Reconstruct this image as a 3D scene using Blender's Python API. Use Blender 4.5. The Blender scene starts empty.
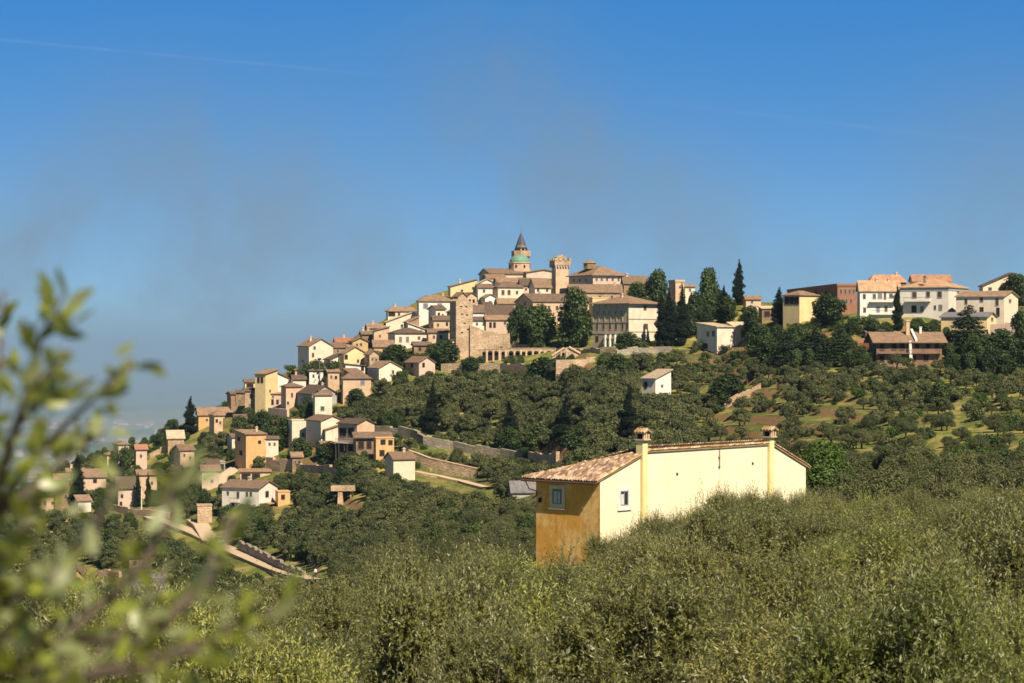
import bpy, bmesh, math, random
import numpy as np
from mathutils import Vector, Matrix
rnd = random.Random(7)
C = bpy.context.scene.collection
SC = bpy.context.scene
F, CX, CY = 2300.0, 512.0, 341.0            # focal length in pixels, principal point; the eye is the origin, looking along +Y
SUN_H = (0.50, -0.866); SUN_EL = math.radians(47)

# ------------------------------------------------------------------ helpers
def link(o):
    C.objects.link(o); return o
def tag(o, label=None, cat=None, group=None, kind=None):
    if label: o['label'] = label
    if cat: o['category'] = cat
    if group: o['group'] = group
    if kind: o['kind'] = kind
    return o
def empty(name, loc, rz=0.0):
    o = bpy.data.objects.new(name, None); link(o)
    o.empty_display_size = 0.3
    o.location = loc; o.rotation_euler = (0, 0, rz); return o
class MB:
    """collects polygons, then builds ONE mesh object"""
    def __init__(s): s.v = []; s.f = []; s.mi = []
    def add(s, vs, fs, mi=0):
        b = len(s.v); s.v += [tuple(p) for p in vs]
        for f in fs: s.f.append(tuple(b + i for i in f)); s.mi.append(mi)
    def box(s, x0, x1, y0, y1, z0, z1, mi=0):
        s.add([(x0,y0,z0),(x1,y0,z0),(x1,y1,z0),(x0,y1,z0),(x0,y0,z1),(x1,y0,z1),(x1,y1,z1),(x0,y1,z1)],
              [(0,3,2,1),(4,5,6,7),(0,1,5,4),(1,2,6,5),(2,3,7,6),(3,0,4,7)], mi)
    def prism(s, prof, axis, a, b, mi=0):
        """profile [(u,z)] extruded along the other horizontal axis from a to b"""
        n = len(prof)
        if axis == 'x': vs = [(a,u,z) for u,z in prof] + [(b,u,z) for u,z in prof]
        else: vs = [(u,a,z) for u,z in prof] + [(u,b,z) for u,z in prof]
        fs = [tuple(range(n)), tuple(range(2*n-1, n-1, -1))]
        for i in range(n):
            j = (i+1) % n; fs.append((i, i+n, j+n, j))
        s.add(vs, fs, mi)
    def tube(s, pts, rads, n=6, mi=0, cap=True):
        pts = [Vector(p) for p in pts]; rings = []
        vs = []; fs = []
        for i, p in enumerate(pts):
            d = (pts[min(i+1, len(pts)-1)] - pts[max(i-1, 0)])
            d = d.normalized() if d.length > 1e-9 else Vector((0,0,1))
            a = d.cross(Vector((0,1,0.3))); a = a.normalized() if a.length > 1e-4 else Vector((1,0,0))
            b = d.cross(a)
            for k in range(n):
                t = 2*math.pi*k/n
                vs.append(p + (a*math.cos(t) + b*math.sin(t))*rads[i])
        for i in range(len(pts)-1):
            for k in range(n):
                k2 = (k+1) % n
                fs.append((i*n+k, i*n+k2, (i+1)*n+k2, (i+1)*n+k))
        if cap:
            fs.append(tuple(range(n-1, -1, -1))); fs.append(tuple((len(pts)-1)*n+k for k in range(n)))
        s.add(vs, fs, mi)
    def lathe(s, prof, n=16, c=(0,0), mi=0):
        vs = []; fs = []
        for r, z in prof:
            for k in range(n):
                t = 2*math.pi*k/n; vs.append((c[0]+r*math.cos(t), c[1]+r*math.sin(t), z))
        for i in range(len(prof)-1):
            for k in range(n):
                k2 = (k+1) % n; fs.append((i*n+k, i*n+k2, (i+1)*n+k2, (i+1)*n+k))
        fs.append(tuple(range(n-1,-1,-1))); fs.append(tuple((len(prof)-1)*n+k for k in range(n)))
        s.add(vs, fs, mi)
    def build(s, name, mats, parent=None, smooth=False):
        me = bpy.data.meshes.new(name)
        me.from_pydata(s.v, [], s.f); 
        if not isinstance(mats, (list, tuple)): mats = [mats]
        for m in mats: me.materials.append(m)
        if len(mats) > 1: me.polygons.foreach_set('material_index', s.mi)
        bm = bmesh.new(); bm.from_mesh(me); bmesh.ops.recalc_face_normals(bm, faces=bm.faces); bm.to_mesh(me); bm.free()
        if smooth: me.polygons.foreach_set('use_smooth', [True]*len(me.polygons))
        me.update()
        o = bpy.data.objects.new(name, me); link(o)
        if parent: o.parent = parent
        return o

# ------------------------------------------------------------------ terrain
def pchip(xs, ys, xq):
    xs = np.asarray(xs, float); ys = np.asarray(ys, float); xq = np.clip(xq, xs[0], xs[-1])
    h = np.diff(xs); d = np.diff(ys)/h; m = np.zeros_like(ys)
    m[0], m[-1] = d[0], d[-1]
    for i in range(1, len(xs)-1):
        if d[i-1]*d[i] > 0:
            w1, w2 = 2*h[i]+h[i-1], h[i]+2*h[i-1]; m[i] = (w1+w2)/(w1/d[i-1]+w2/d[i])
    i = np.clip(np.searchsorted(xs, xq, side='right')-1, 0, len(xs)-2)
    t = (xq-xs[i])/h[i]; t2 = t*t; t3 = t2*t
    return (2*t3-3*t2+1)*ys[i] + (t3-2*t2+t)*h[i]*m[i] + (-2*t3+3*t2)*ys[i+1] + (t3-t2)*h[i]*m[i+1]
def P(*a):                                   # (distance, height of the ground as seen in the picture) -> (distance, z)
    return [(Y, (CY-py)/F*Y) for Y, py in a]
END = [(1600, -150), (2600, -180), (45000, -180)]
def col(px, near, mid, crest): return (px, [(0,-1.75),(8,-3.4)] + near + mid + crest + END)
COLS = [
 col(-150, [(25,-8),(60,-12),(100,-17.5),(200,-34)], [(300,-45),(400,-57)]+P((480,622),(540,567),(590,532),(622,522)), [(720,-64),(1000,-115)]),
 col(0,    [(25,-8),(60,-12),(100,-17.5),(200,-34)], [(300,-45),(400,-54)]+P((480,614),(520,580),(560,542),(600,514),(640,498),(665,491)), [(740,-55),(1000,-105)]),
 col(100,  [(25,-8),(60,-11.7),(100,-16.8),(200,-33)], [(300,-44),(400,-51)]+P((470,603),(520,565),(560,532),(600,502),(640,481),(670,469),(690,464)), [(770,-50),(1050,-105)]),
 col(200,  [(25,-8),(60,-11.3),(100,-16),(200,-31)], [(300,-41),(400,-47)]+P((470,576),(520,545),(560,514),(600,482),(640,451),(670,431),(690,421)), [(780,-40),(1050,-100)]),
 col(300,  [(25,-8),(60,-11),(100,-15.5),(130,-19.5),(200,-30)], [(300,-38)]+P((400,590),(470,555),(520,520),(560,488),(600,450),(640,412),(670,386),(690,371),(705,366)), [(800,-25),(1100,-95)]),
 col(380,  [(25,-8),(60,-10.7),(100,-14.8),(130,-18.3),(200,-28)], [(300,-34)]+P((420,548),(480,508),(530,479),(580,441),(620,406),(650,376),(680,350),(705,335),(725,326),(742,321)), [(850,-8),(1150,-90)]),
 col(450,  [(25,-8),(60,-10.4),(100,-14.3),(130,-17.6),(200,-27)], [(300,-32)]+P((420,528),(490,502),(535,482),(556,458),(588,430),(630,388),(650,369),(666,352),(690,325),(720,303),(742,292),(760,288)), [(880,4),(1200,-85)]),
 col(520,  [(25,-8),(60,-10.2),(100,-14),(130,-17),(150,-18.3),(200,-25)], [(280,-30)]+P((350,548),(430,515),(505,488),(545,462),(580,430),(612,394),(640,371),(655,357),(672,346),(700,323),(725,301),(745,287),(770,277),(790,274)), [(900,12),(1200,-80)]),
 col(600,  [(25,-8),(60,-9.9),(100,-13.2),(150,-16.3),(175,-18)], [(250,-26)]+P((350,526),(430,471),(500,426),(560,386),(600,359),(622,347),(655,342),(672,325),(695,305),(730,286),(760,280)), [(900,14),(1200,-80)]),
 col(700,  [(25,-8),(60,-9.7),(100,-12.5),(130,-14.3),(170,-16.8)], [(250,-23)]+P((350,499),(430,451),(520,401),(580,366),(600,348),(622,331),(652,314),(690,301),(720,297)), [(900,8),(1200,-80)]),
 col(800,  [(25,-8),(60,-9.3),(110,-11.8),(150,-14.3)], [(240,-19.5)]+P((330,479),(400,441),(480,399),(530,369),(570,338),(600,320),(640,308),(690,302)), [(900,6),(1200,-80)]),
 col(900,  [(25,-8),(60,-9),(110,-11.2),(145,-13)], [(230,-17)]+P((300,473),(400,421),(480,381),(535,360),(556,342),(572,322),(620,306),(680,302)), [(900,4),(1200,-80)]),
 col(1024, [(25,-8),(60,-8.7),(110,-11.3),(145,-13)], [(230,-15.5)]+P((300,462),(400,411),(480,371),(530,350),(550,333),(575,318),(620,300),(680,292)), [(900,6),(1200,-80)]),
 col(1200, [(25,-8),(60,-8.4),(110,-11.2),(145,-12.8)], [(230,-14)]+P((300,450),(400,400),(480,360),(530,338),(575,310),(620,290),(680,280)), [(900,10),(1200,-80)]),
]
PXG = np.arange(-150, 1201, 10.0)
YG = np.concatenate([np.arange(0,200,1.0), np.arange(200,760,1.0), np.arange(760,1600,10), np.arange(1600,14001,200), np.arange(16000,46001,5000)])
_cols = np.array([pchip([a for a,b in c[1]], [b for a,b in c[1]], YG) for c in COLS])
ZG = np.array([pchip([c[0] for c in COLS], _cols[:,j], PXG) for j in range(len(YG))]).T
_r = np.random.RandomState(3)
_wv = [(_r.uniform(.02,.16), _r.uniform(0,6.28), _r.uniform(0,6.28)) for _ in range(14)]
def ground(x, Y):
    """height of the ground, arrays or numbers"""
    x = np.asarray(x, float); Y = np.asarray(Y, float)
    Yc = np.clip(Y, 0, 44999.0)
    px = np.clip(CX + F*x/np.maximum(Yc, 12.0), -150, 1199.9)
    i = np.clip(((px+150)/10).astype(int), 0, len(PXG)-2); u = (px-PXG[i])/10
    j = np.clip(np.searchsorted(YG, Yc, side='right')-1, 0, len(YG)-2); v = (Yc-YG[j])/(YG[j+1]-YG[j])
    z = (1-u)*((1-v)*ZG[i,j]+v*ZG[i,j+1]) + u*((1-v)*ZG[i+1,j]+v*ZG[i+1,j+1])
    # old olive terraces on the slopes
    s = lambda a: np.clip(a,0,1)**2*(3-2*np.clip(a,0,1))
    m = s((Y-265)/25)*s((655-Y)/30)*(0.35+0.45*s((px-640)/120))*s((px-180)/120)
    h = 2.3; zz = (z + 1.1*np.sin(x*.011+1)+.5*np.sin(x*.037+Y*.01))/h; fr = zz-np.floor(zz)
    z = z + m*h*(s((fr-.62)/.38) - fr)
    w = 0
    for k, a, b in _wv: w = w + np.sin(x*k*math.cos(a)+Y*k*math.sin(a)+b)
    return z + 0.09*w*s((Y-30)/60)
def y_at(px, py, y0=262.0):
    """distance at which the hillside shows at a pixel"""
    Y = np.arange(y0, 800, 0.5); x = (px-CX)/F*Y
    g = CY - ground(x, Y)/Y*F
    k = np.nonzero(g <= py)[0]
    return float(Y[k[0]]) if len(k) else float(Y[int(np.argmin(g))])
def at(px, Y): return (px-CX)/F*Y
def zat(py, Y): return (CY-py)/F*Y
def gpt(px, py, y0=262.0):
    Y = y_at(px, py, y0); x = at(px, Y); return Vector((x, Y, float(ground(x, Y))))

# ------------------------------------------------------------------ materials
def nt(name):
    m = bpy.data.materials.new(name); m.use_nodes = True; t = m.node_tree; t.nodes.clear(); return m, t
def nd(t, typ, **kw):
    n = t.nodes.new(typ)
    for k, v in kw.items():
        if k.startswith('i_'): n.inputs[int(k[2:])].default_value = v
        else: setattr(n, k, v)
    return n
def L(t, a, b): t.links.new(a, b)
def rgba(c): return (c[0], c[1], c[2], 1)
def mixc(t, fac, a, b, blend='MIX'):
    n = t.nodes.new('ShaderNodeMix'); n.data_type = 'RGBA'; n.blend_type = blend
    for sock, val in ((n.inputs['Factor'], fac), (n.inputs[6], a), (n.inputs[7], b)):
        if hasattr(val, 'links'): L(t, val, sock)
        else: sock.default_value = val if not isinstance(val, tuple) else rgba(val)
    return n.outputs[2]
def ramp(t, src, lo, hi):
    n = nd(t, 'ShaderNodeMapRange'); n.inputs[1].default_value = lo; n.inputs[2].default_value = hi; L(t, src, n.inputs[0]); return n.outputs[0]
def noise(t, co, scale, detail=4, rough=.6):
    n = nd(t, 'ShaderNodeTexNoise'); n.inputs['Scale'].default_value = scale; n.inputs['Detail'].default_value = detail
    n.inputs['Roughness'].default_value = rough; L(t, co, n.inputs['Vector']); return n.outputs['Fac']
def out(t, shader):
    o = nd(t, 'ShaderNodeOutputMaterial'); L(t, shader, o.inputs['Surface'])
def princ(t, colr, rough=.9, spec=.2, bump=None, bs=.3, bd=.05):
    p = nd(t, 'ShaderNodeBsdfPrincipled'); p.inputs['Roughness'].default_value = rough; p.inputs['Specular IOR Level'].default_value = spec
    if hasattr(colr, 'links'): L(t, colr, p.inputs['Base Color'])
    else: p.inputs['Base Color'].default_value = rgba(colr)
    if bump is not None:
        b = nd(t, 'ShaderNodeBump'); b.inputs['Strength'].default_value = bs; b.inputs['Distance'].default_value = bd
        L(t, bump, b.inputs['Height']); L(t, b.outputs[0], p.inputs['Normal'])
    return p.outputs[0]
def objco(t, sx=1, sy=1, sz=1):
    tc = nd(t, 'ShaderNodeTexCoord'); oi = nd(t, 'ShaderNodeObjectInfo')
    mp = nd(t, 'ShaderNodeMapping'); mp.inputs['Scale'].default_value = (sx, sy, sz)
    sc = nd(t, 'ShaderNodeMath', operation='MULTIPLY', i_1=37.0); L(t, oi.outputs['Random'], sc.inputs[0])
    cb = nd(t, 'ShaderNodeCombineXYZ'); L(t, sc.outputs[0], cb.inputs[0]); L(t, sc.outputs[0], cb.inputs[1])
    L(t, tc.outputs['Object'], mp.inputs['Vector']); L(t, cb.outputs[0], mp.inputs['Location'])
    return mp.outputs[0], oi.outputs['Random']
def plaster(name, c, dirt=.35, var=.16):
    m, t = nt(name); co, r = objco(t); st, _ = objco(t, 1.6, 1.6, .22)
    dark = (c[0]*.62, c[1]*.55, c[2]*.47)
    c0 = mixc(t, ramp(t, r, 0, 1), (c[0]*(1-var), c[1]*(1-var), c[2]*(1-1.3*var)), (min(1,c[0]*(1+var*.4)), min(1,c[1]*(1+var*.4)), min(1,c[2]*(1+var*.5))))
    n1 = ramp(t, noise(t, co, .55, 6, .68), .40, .70); n2 = ramp(t, noise(t, st, 1.1, 4), .5, .78)
    a = nd(t, 'ShaderNodeMath', operation='MULTIPLY', i_1=dirt); L(t, n1, a.inputs[0])
    b = nd(t, 'ShaderNodeMath', operation='MULTIPLY', i_1=dirt*.8); L(t, n2, b.inputs[0])
    c1 = mixc(t, a.outputs[0], c0, dark); c2 = mixc(t, b.outputs[0], c1, dark)
    out(t, princ(t, c2, .92, .15, noise(t, co, 9, 3), .25, .03)); return m
def stone(name, c, sc=2.2):
    m, t = nt(name); co, r = objco(t)
    v = nd(t, 'ShaderNodeTexVoronoi'); v.inputs['Scale'].default_value = sc; mp = nd(t, 'ShaderNodeMapping'); mp.inputs['Scale'].default_value = (1,1,1.7)
    L(t, co, mp.inputs['Vector']); L(t, mp.outputs[0], v.inputs['Vector'])
    g = nd(t, 'ShaderNodeRGBToBW'); L(t, v.outputs['Color'], g.inputs[0])
    c1 = mixc(t, g.outputs[0], (c[0]*.62, c[1]*.6, c[2]*.6), (min(1,c[0]*1.3), min(1,c[1]*1.28), min(1,c[2]*1.2)))
    c2 = mixc(t, ramp(t, noise(t, co, .3, 5), .4, .72), c1, (c[0]*.6, c[1]*.56, c[2]*.5))
    c3 = mixc(t, ramp(t, noise(t, co, .55, 5, .7), .6, .8), c2, (c[0]*.42, c[1]*.5, c[2]*.36))
    out(t, princ(t, c3, .95, .1, v.outputs['Distance'], .7, .12)); return m
def tiles(name, c, island=False):
    m, t = nt(name); co, r = objco(t)
    c0 = mixc(t, r, (c[0]*.65, c[1]*.63, c[2]*.63), (min(1,c[0]*1.35), min(1,c[1]*1.28), min(1,c[2]*1.2)))
    n1 = noise(t, co, .8, 6, .75); n2 = noise(t, co, 3.2, 3, .7)
    c1 = mixc(t, ramp(t, n1, .42, .68), c0, (c[0]*.52, c[1]*.52, c[2]*.52))
    c2 = mixc(t, ramp(t, n2, .5, .75), c1, (min(1,c[0]*1.5), min(1,c[1]*1.5), min(1,c[2]*1.4)))
    if island:
        gi = nd(t, 'ShaderNodeNewGeometry')
        cr = nd(t, 'ShaderNodeValToRGB'); e = cr.color_ramp.elements
        e[0].color = (.10,.06,.045,1); e[1].color = (.50,.33,.13,1); k = e.new(.35); k.color = (.24,.145,.10,1); k = e.new(.66); k.color = (.40,.27,.19,1); k = e.new(.88); k.color = (.62,.5,.38,1)
        L(t, gi.outputs['Random Per Island'], cr.inputs[0]); c2 = mixc(t, .3, cr.outputs[0], c2)
    w = nd(t, 'ShaderNodeTexWave', wave_type='BANDS', bands_direction='X'); w.inputs['Scale'].default_value = 1.3; w.inputs['Distortion'].default_value = .6; L(t, co, w.inputs['Vector'])
    out(t, princ(t, c2, .9, .15, None if island else w.outputs['Fac'], .5, .08)); return m
def plain(name, c, rough=.6, spec=.3, metal=0):
    m, t = nt(name); co, r = objco(t)
    c1 = mixc(t, ramp(t, noise(t, co, 3, 4), .35, .7), c, (c[0]*.75, c[1]*.75, c[2]*.75))
    p = nd(t, 'ShaderNodeBsdfPrincipled'); L(t, c1, p.inputs['Base Color']); p.inputs['Roughness'].default_value = rough
    p.inputs['Specular IOR Level'].default_value = spec; p.inputs['Metallic'].default_value = metal; out(t, p.outputs[0]); return m
def leafm(name, ca, cb, back=None, trans=.25, rough=.55, spec=.35, big=.5):
    """two greens varying leaf by leaf and clump by clump; 'back' is the underside colour"""
    m, t = nt(name); g = nd(t, 'ShaderNodeNewGeometry'); oi = nd(t, 'ShaderNodeObjectInfo'); tc = nd(t, 'ShaderNodeTexCoord')
    c = mixc(t, g.outputs['Random Per Island'], ca, cb)
    n = noise(t, tc.outputs['Object'], 1.1, 3)
    c = mixc(t, ramp(t, n, .35, .7), c, mixc(t, big, c, cb))
    hs = nd(t, 'ShaderNodeHueSaturation'); L(t, c, hs.inputs['Color'])
    L(t, ramp2(t, oi.outputs['Random'], .70, 1.30), hs.inputs['Value']); L(t, ramp2(t, oi.outputs['Random'], .515, .488), hs.inputs['Hue'])
    c = hs.outputs[0]
    if back is not None: c = mixc(t, g.outputs['Backfacing'], c, back)
    p = princ(t, c, rough, spec)
    tr = nd(t, 'ShaderNodeBsdfTranslucent'); L(t, mixc(t, .5, c, (cb[0]*1.3, cb[1]*1.35, cb[2]*.8)), tr.inputs['Color'])
    mx = nd(t, 'ShaderNodeMixShader', i_0=trans); L(t, p, mx.inputs[1]); L(t, tr.outputs[0], mx.inputs[2]); out(t, mx.outputs[0]); return m
def ramp2(t, src, a, b):
    n = nd(t, 'ShaderNodeMapRange'); n.inputs[3].default_value = a; n.inputs[4].default_value = b; L(t, src, n.inputs[0]); return n.outputs[0]

W = dict(
 white=plaster('white_plaster', (.84,.77,.66), .42, .06), cream=plaster('cream_plaster', (.82,.69,.53), .5, .10),
 yellow=plaster('yellow_plaster', (.80,.61,.32), .4, .06), ochre=plaster('ochre_plaster', (.64,.45,.22), .4, .1), cream_grazed=plaster('cream_grazing_sun', (.50,.385,.25), .5, .05),  # last entry: tone of the villa's left side under grazing sun, painted in
 peach=plaster('peach_plaster', (.68,.48,.32), .6, .12), pink=plaster('pink_plaster', (.66,.48,.37), .45, .08),
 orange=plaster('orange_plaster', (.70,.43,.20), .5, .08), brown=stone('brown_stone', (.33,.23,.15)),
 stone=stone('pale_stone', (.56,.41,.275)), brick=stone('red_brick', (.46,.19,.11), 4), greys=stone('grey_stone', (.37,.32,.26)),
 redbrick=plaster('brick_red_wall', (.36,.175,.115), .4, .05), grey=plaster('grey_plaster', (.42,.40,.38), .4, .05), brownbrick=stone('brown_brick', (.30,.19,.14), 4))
R = dict(tan=tiles('tan_tiles', (.27,.18,.12)), brown=tiles('brown_tiles', (.165,.115,.085)), red=tiles('red_tiles', (.36,.18,.11)),
 orange=tiles('orange_tiles', (.43,.27,.165)), deep=tiles('deep_orange_tiles', (.39,.215,.13)), grey=tiles('grey_tiles', (.21,.2,.21)), pale=tiles('pale_tiles', (.55,.42,.30)))
GLASS = plain('dark_window_glass', (.03,.032,.035), .15, .5)
SHUT = plain('brown_shutter', (.10,.065,.045), .6); GSHUT = plain('green_shutter', (.06,.12,.07), .6); BSHUT = plain('grey_shutter', (.22,.21,.24), .6)
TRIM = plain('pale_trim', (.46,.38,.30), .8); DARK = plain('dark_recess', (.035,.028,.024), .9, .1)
METAL = plain('grey_metal', (.3,.3,.31), .45, .5, .6)
TINTS = [(0,(1.0,1.25,1.2)),(.058,(.98,1.45,1.6)),(.15,(.55,1.6,2.2)),(.22,(.30,.55,.75)),(.35,(.20,.32,.42)),(1,(.20,.32,.42))]; SKY_STR = .062; SUN_E = 5.0; EXPO = 0.58; DENOISE = True
HAZE = 0.45e-4; HAZE_C = (.39,.58,.86); HAZE_G = .1; MIST = 2.2e-4
MIST_C = (.39,.58,.86)
# ------------------------------------------------------------------ houses
FOOT = []                                   # (x, y, radius) kept clear of trees
KEEP = []
PROT = []                                   # picture rows and columns (x0, x1, y0, y1, distance) that filler trees must leave open
def roof_mesh(mb, typ, w, d, h, rise, o=.38, th=.2):
    e = .004
    if typ in 'fe':
        D, E = (w, d) if typ == 'f' else (d, w)
        s = rise/(D/2); z0 = h+e
        pr = [(-o, z0-o*s), (D/2, z0+rise), (D+o, z0-o*s), (D+o, z0-o*s+th), (D/2, z0+rise+th), (-o, z0-o*s+th)]
        mb.prism(pr, 'y' if typ == 'f' else 'x', -o, E+o)
    elif typ in 'mqs':
        D, E = (w, d) if typ in 'mq' else (d, w)
        s = rise/D; z0 = h+e
        a, b = (z0-o*s, z0+rise+o*s) if typ in 'ms' else (z0+rise+o*s, z0-o*s)
        mb.prism([(-o,a),(D+o,b),(D+o,b+th),(-o,a+th)], 'y' if typ in 'mq' else 'x', -o, E+o)
    elif typ == 'h':
        z0 = h+e; s = rise/(min(w,d)/2); lo = z0-.0
        x0,x1,y0,y1 = -o,w+o,-o,d+o; k = min(w,d)/2*.96
        if w >= d: r0,r1 = (k, d/2), (w-k, d/2)
        else: r0,r1 = (w/2, k), (w/2, d-k)
        vs = [(x0,y0,lo),(x1,y0,lo),(x1,y1,lo),(x0,y1,lo),(x0,y0,lo+th),(x1,y0,lo+th),(x1,y1,lo+th),(x0,y1,lo+th),(r0[0],r0[1],z0+rise+th),(r1[0],r1[1],z0+rise+th)]
        fs = [(3,2,1,0),(0,1,5,4),(1,2,6,5),(2,3,7,6),(3,0,4,7)]
        fs += [(4,5,9,8),(5,6,9),(6,7,8,9),(7,4,8)] if w >= d else [(4,5,8),(5,6,9,8),(6,7,9),(7,4,8,9)]
        mb.add(vs, fs)
    else:
        mb.box(-.12, w+.12, -.12, d+.12, h+e, h+.22)
def wall_mesh(mb, typ, w, d, h, rise, base):
    if typ in 'fmq':
        top = {'f': [(0,h),(w/2,h+rise),(w,h)], 'm': [(0,h),(w,h+rise)], 'q': [(0,h+rise),(w,h)]}[typ]
        mb.prism([(0,base)] + top + [(w,base)], 'y', 0, d)
    elif typ in 'es':
        top = {'e': [(0,h),(d/2,h+rise),(d,h)], 's': [(0,h),(d,h+rise)]}[typ]
        mb.prism([(0,base)] + top + [(d,base)], 'x', 0, w)
    else: mb.box(0, w, 0, d, base, h)
def add_window(root, face, u, z, ww, hh, style='g', frame=None):
    """a window on local face 'r' (y=0) or 'l' (x=0); u is its centre along the face"""
    mb = MB(); fr = MB(); t = min(.16, ww*.16)
    def bx(m, u0, u1, z0, z1, a, b):
        if face == 'r': m.box(u0, u1, -b, -a, z0, z1)
        else: m.box(-b, -a, u0, u1, z0, z1)
    if style == 'b':                                        # balcony door with slab and railing
        style = 'g'
    bx(mb, u-ww/2, u+ww/2, z-hh/2, z+hh/2, -.12, .015)
    if style == 's' or style == 'k' or style == 'z':
        for k in range(1, 5): bx(mb, u-ww/2+.05, u+ww/2-.05, z-hh/2+hh*k/5-.03, z-hh/2+hh*k/5+.03, .015, .03)
        bx(mb, u-.03, u+.03, z-hh/2, z+hh/2, .015, .035)
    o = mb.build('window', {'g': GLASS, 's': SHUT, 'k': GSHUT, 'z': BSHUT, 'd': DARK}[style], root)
    bx(fr, u-ww/2-t, u-ww/2, z-hh/2-t, z+hh/2+t, -.05, .055); bx(fr, u+ww/2, u+ww/2+t, z-hh/2-t, z+hh/2+t, -.05, .055)
    bx(fr, u-ww/2, u+ww/2, z+hh/2, z+hh/2+t, -.05, .055); bx(fr, u-ww/2, u+ww/2, z-hh/2-t, z-hh/2, -.05, .09)
    if style == 'g': bx(fr, u-.03, u+.03, z-hh/2, z+hh/2, .015, .04)
    fr.build('frame', frame or (SHUT if style == 'd' else TRIM), o)
    return o
def house(label, xl, xc, xr, yb, ye, rise, typ='e', th=20, wall='cream', roof='tan', wins=(), name='house', cat='house', d=None, Y=None, ch=(), rot=None, deep=4.0, par=False, y0=262, o=.38, vis=.5):
    """a house from its near corner: xl..xc left face, xc..xr right/front face, base and eave rows, ridge rise in pixels"""
    if Y is None: Y = y_at(xc, yb, y0)
    th = math.radians(th); X = at(xc, Y); c, s = math.cos(th), math.sin(th)
    kr = (xr-CX)/F; w = (kr*Y-X)/(c-kr*s)
    if d is None:
        kl = (xl-CX)/F
        d = (X-kl*Y)/(s+kl*c) if xc-xl > 1.5 and s > .05 else max(5.5, min(9, w*.8))
        d = max(3.0, min(d, 60))
    zb = zat(yb, Y); h = zat(ye, Y)-zb; rs = rise/F*Y
    root = empty(name, (X, Y, zb), th); tag(root, label, cat)
    mb = MB(); wall_mesh(mb, typ, w, d, h, rs, -deep); mb.build('wall', W[wall], root)
    mb = MB(); roof_mesh(mb, typ, w, d, h, rs, o); rf = mb.build('roof', R[roof] if typ != 'n' else W[wall], root)
    if par:                                                 # parapet round a flat roof
        mb = MB()
        for a in ((-.2,w+.2,-.2,.12),(-.2,w+.2,d-.12,d+.2),(-.2,.12,.12,d-.12),(w-.12,w+.2,.12,d-.12)): mb.box(*a, h+.225, h+.8)
        mb.build('parapet', W[wall], root)
    inv = Matrix.Rotation(-th, 3, 'Z')
    org = Vector((X, Y, zb))
    def hit(px, py, face):
        dr = inv @ Vector(((px-CX)/F, 1, (CY-py)/F)); o = inv @ (-org)
        k = (-o.y/dr.y) if face == 'r' else (-o.x/dr.x)
        p = o + dr*k; return (p.x if face == 'r' else p.y), p.z
    for wn in wins:
        px, py, wp, hp = wn[:4]; st = wn[4] if len(wn) > 4 else 'g'; face = wn[5] if len(wn) > 5 else ('r' if px >= xc else 'l')
        u0, _ = hit(px-wp/2, py, face); u1, z = hit(px+wp/2, py, face)
        ww = max(.3, abs(u1-u0)); hh = hp/F*Y
        lim = w if face == 'r' else d
        u = max(ww/2+.25, min(lim-ww/2-.25, (u0+u1)/2))
        z = min(z, h-hh/2-.12)
        add_window(root, face, u, z, ww, hh, st)
    for cx in ch:
        u, _ = hit(cx, ye, 'r'); u = max(.5, min(w-.5, u)); cm = MB()
        v = d*.5; zz = h + (rs*.8 if typ in 'ehsf' else rs*.5); cm.box(u-.3,u+.3,v-.3,v+.3,zz-.6,zz+1.0); cm.box(u-.42,u+.42,v-.42,v+.42,zz+1.0,zz+1.14)
        cm.box(u-.2,u+.2,v-.2,v+.2,zz+1.14,zz+1.35); cm.build('chimney', W['pink'], rf)
    m = root.matrix_world
    cx_, cy_ = X + c*w/2 - s*d/2, Y + s*w/2 + c*d/2
    n = max(1, int(w/4)); k = max(1, int(d/4))
    for i in range(n+1):
        for j in range(k+1):
            uu, vv = w*i/n, d*j/k; FOOT.append((X+c*uu-s*vv, Y+s*uu+c*vv, 2.6))
    PROT.append((xl-1, xr+1, ye-rise, ye+(yb-ye)*vis, Y))
    KEEP.append((root, w, d, h, rs, Y, hit))
    return root, w, d, h, rs, hit, rf
def wr(xs, y, w=2, h=3, s='g', f=None):
    return [((x, y, w, h, s) if f is None else (x, y, w, h, s, f)) for x in xs]

# ---- far left cluster, low on the shoulder of the hill
house('cream hipped house lowest on the left skyline above the valley', 105, 107, 120, 473, 454, 3, 'h', 25, 'cream', 'tan', [(112,460,2,3)])
house('tall narrow cream house with small raised top storey on left skyline', 117, 118.5, 129, 472, 444, 3, 'h', 25, 'cream', 'tan', [(123,449,2,3)])
house('pale pink house with reddish roof right of a dark round tree on left skyline', 134, 136, 147, 471, 448, 4, 'e', 20, 'pink', 'red', [(141,455,2,3)])
house('low stone house with broad sunlit roof right of the lone dark cypress', 81, 83, 106, 492, 476, 7, 'e', 15, 'pink', 'tan', [(95,480,3,3,'d')])
house('brown stone house with dark loggia beam left of the lone cypress', 53, 55, 71, 510, 479, 5, 'e', 15, 'brown', 'tan', [(60,486,6,3,'d'),(66,496,3,4)])
house('narrow chimney-topped house peeping out behind the lone cypress', 66, 67, 84, 492, 471, 3, 'e', 15, 'peach', 'tan', ch=(72,))
house('long low peach house behind the blurred leaves at left', 37, 39, 59, 512, 495, 3, 'e', 15, 'peach', 'tan', [(45,502,2,4),(53,502,3,3)])
house('little pale pink hut below the lone cypress', 75, 78, 91, 513, 500, 4, 's', 20, 'white', 'tan')
house('stone farmhouse with wide brown roof above a terrace wall at left', 114, 118, 136, 508, 487, 10, 'e', 20, 'pink', 'brown', [(122,495,2,3,'d'),(121,503,2,4,'d')])
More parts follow.
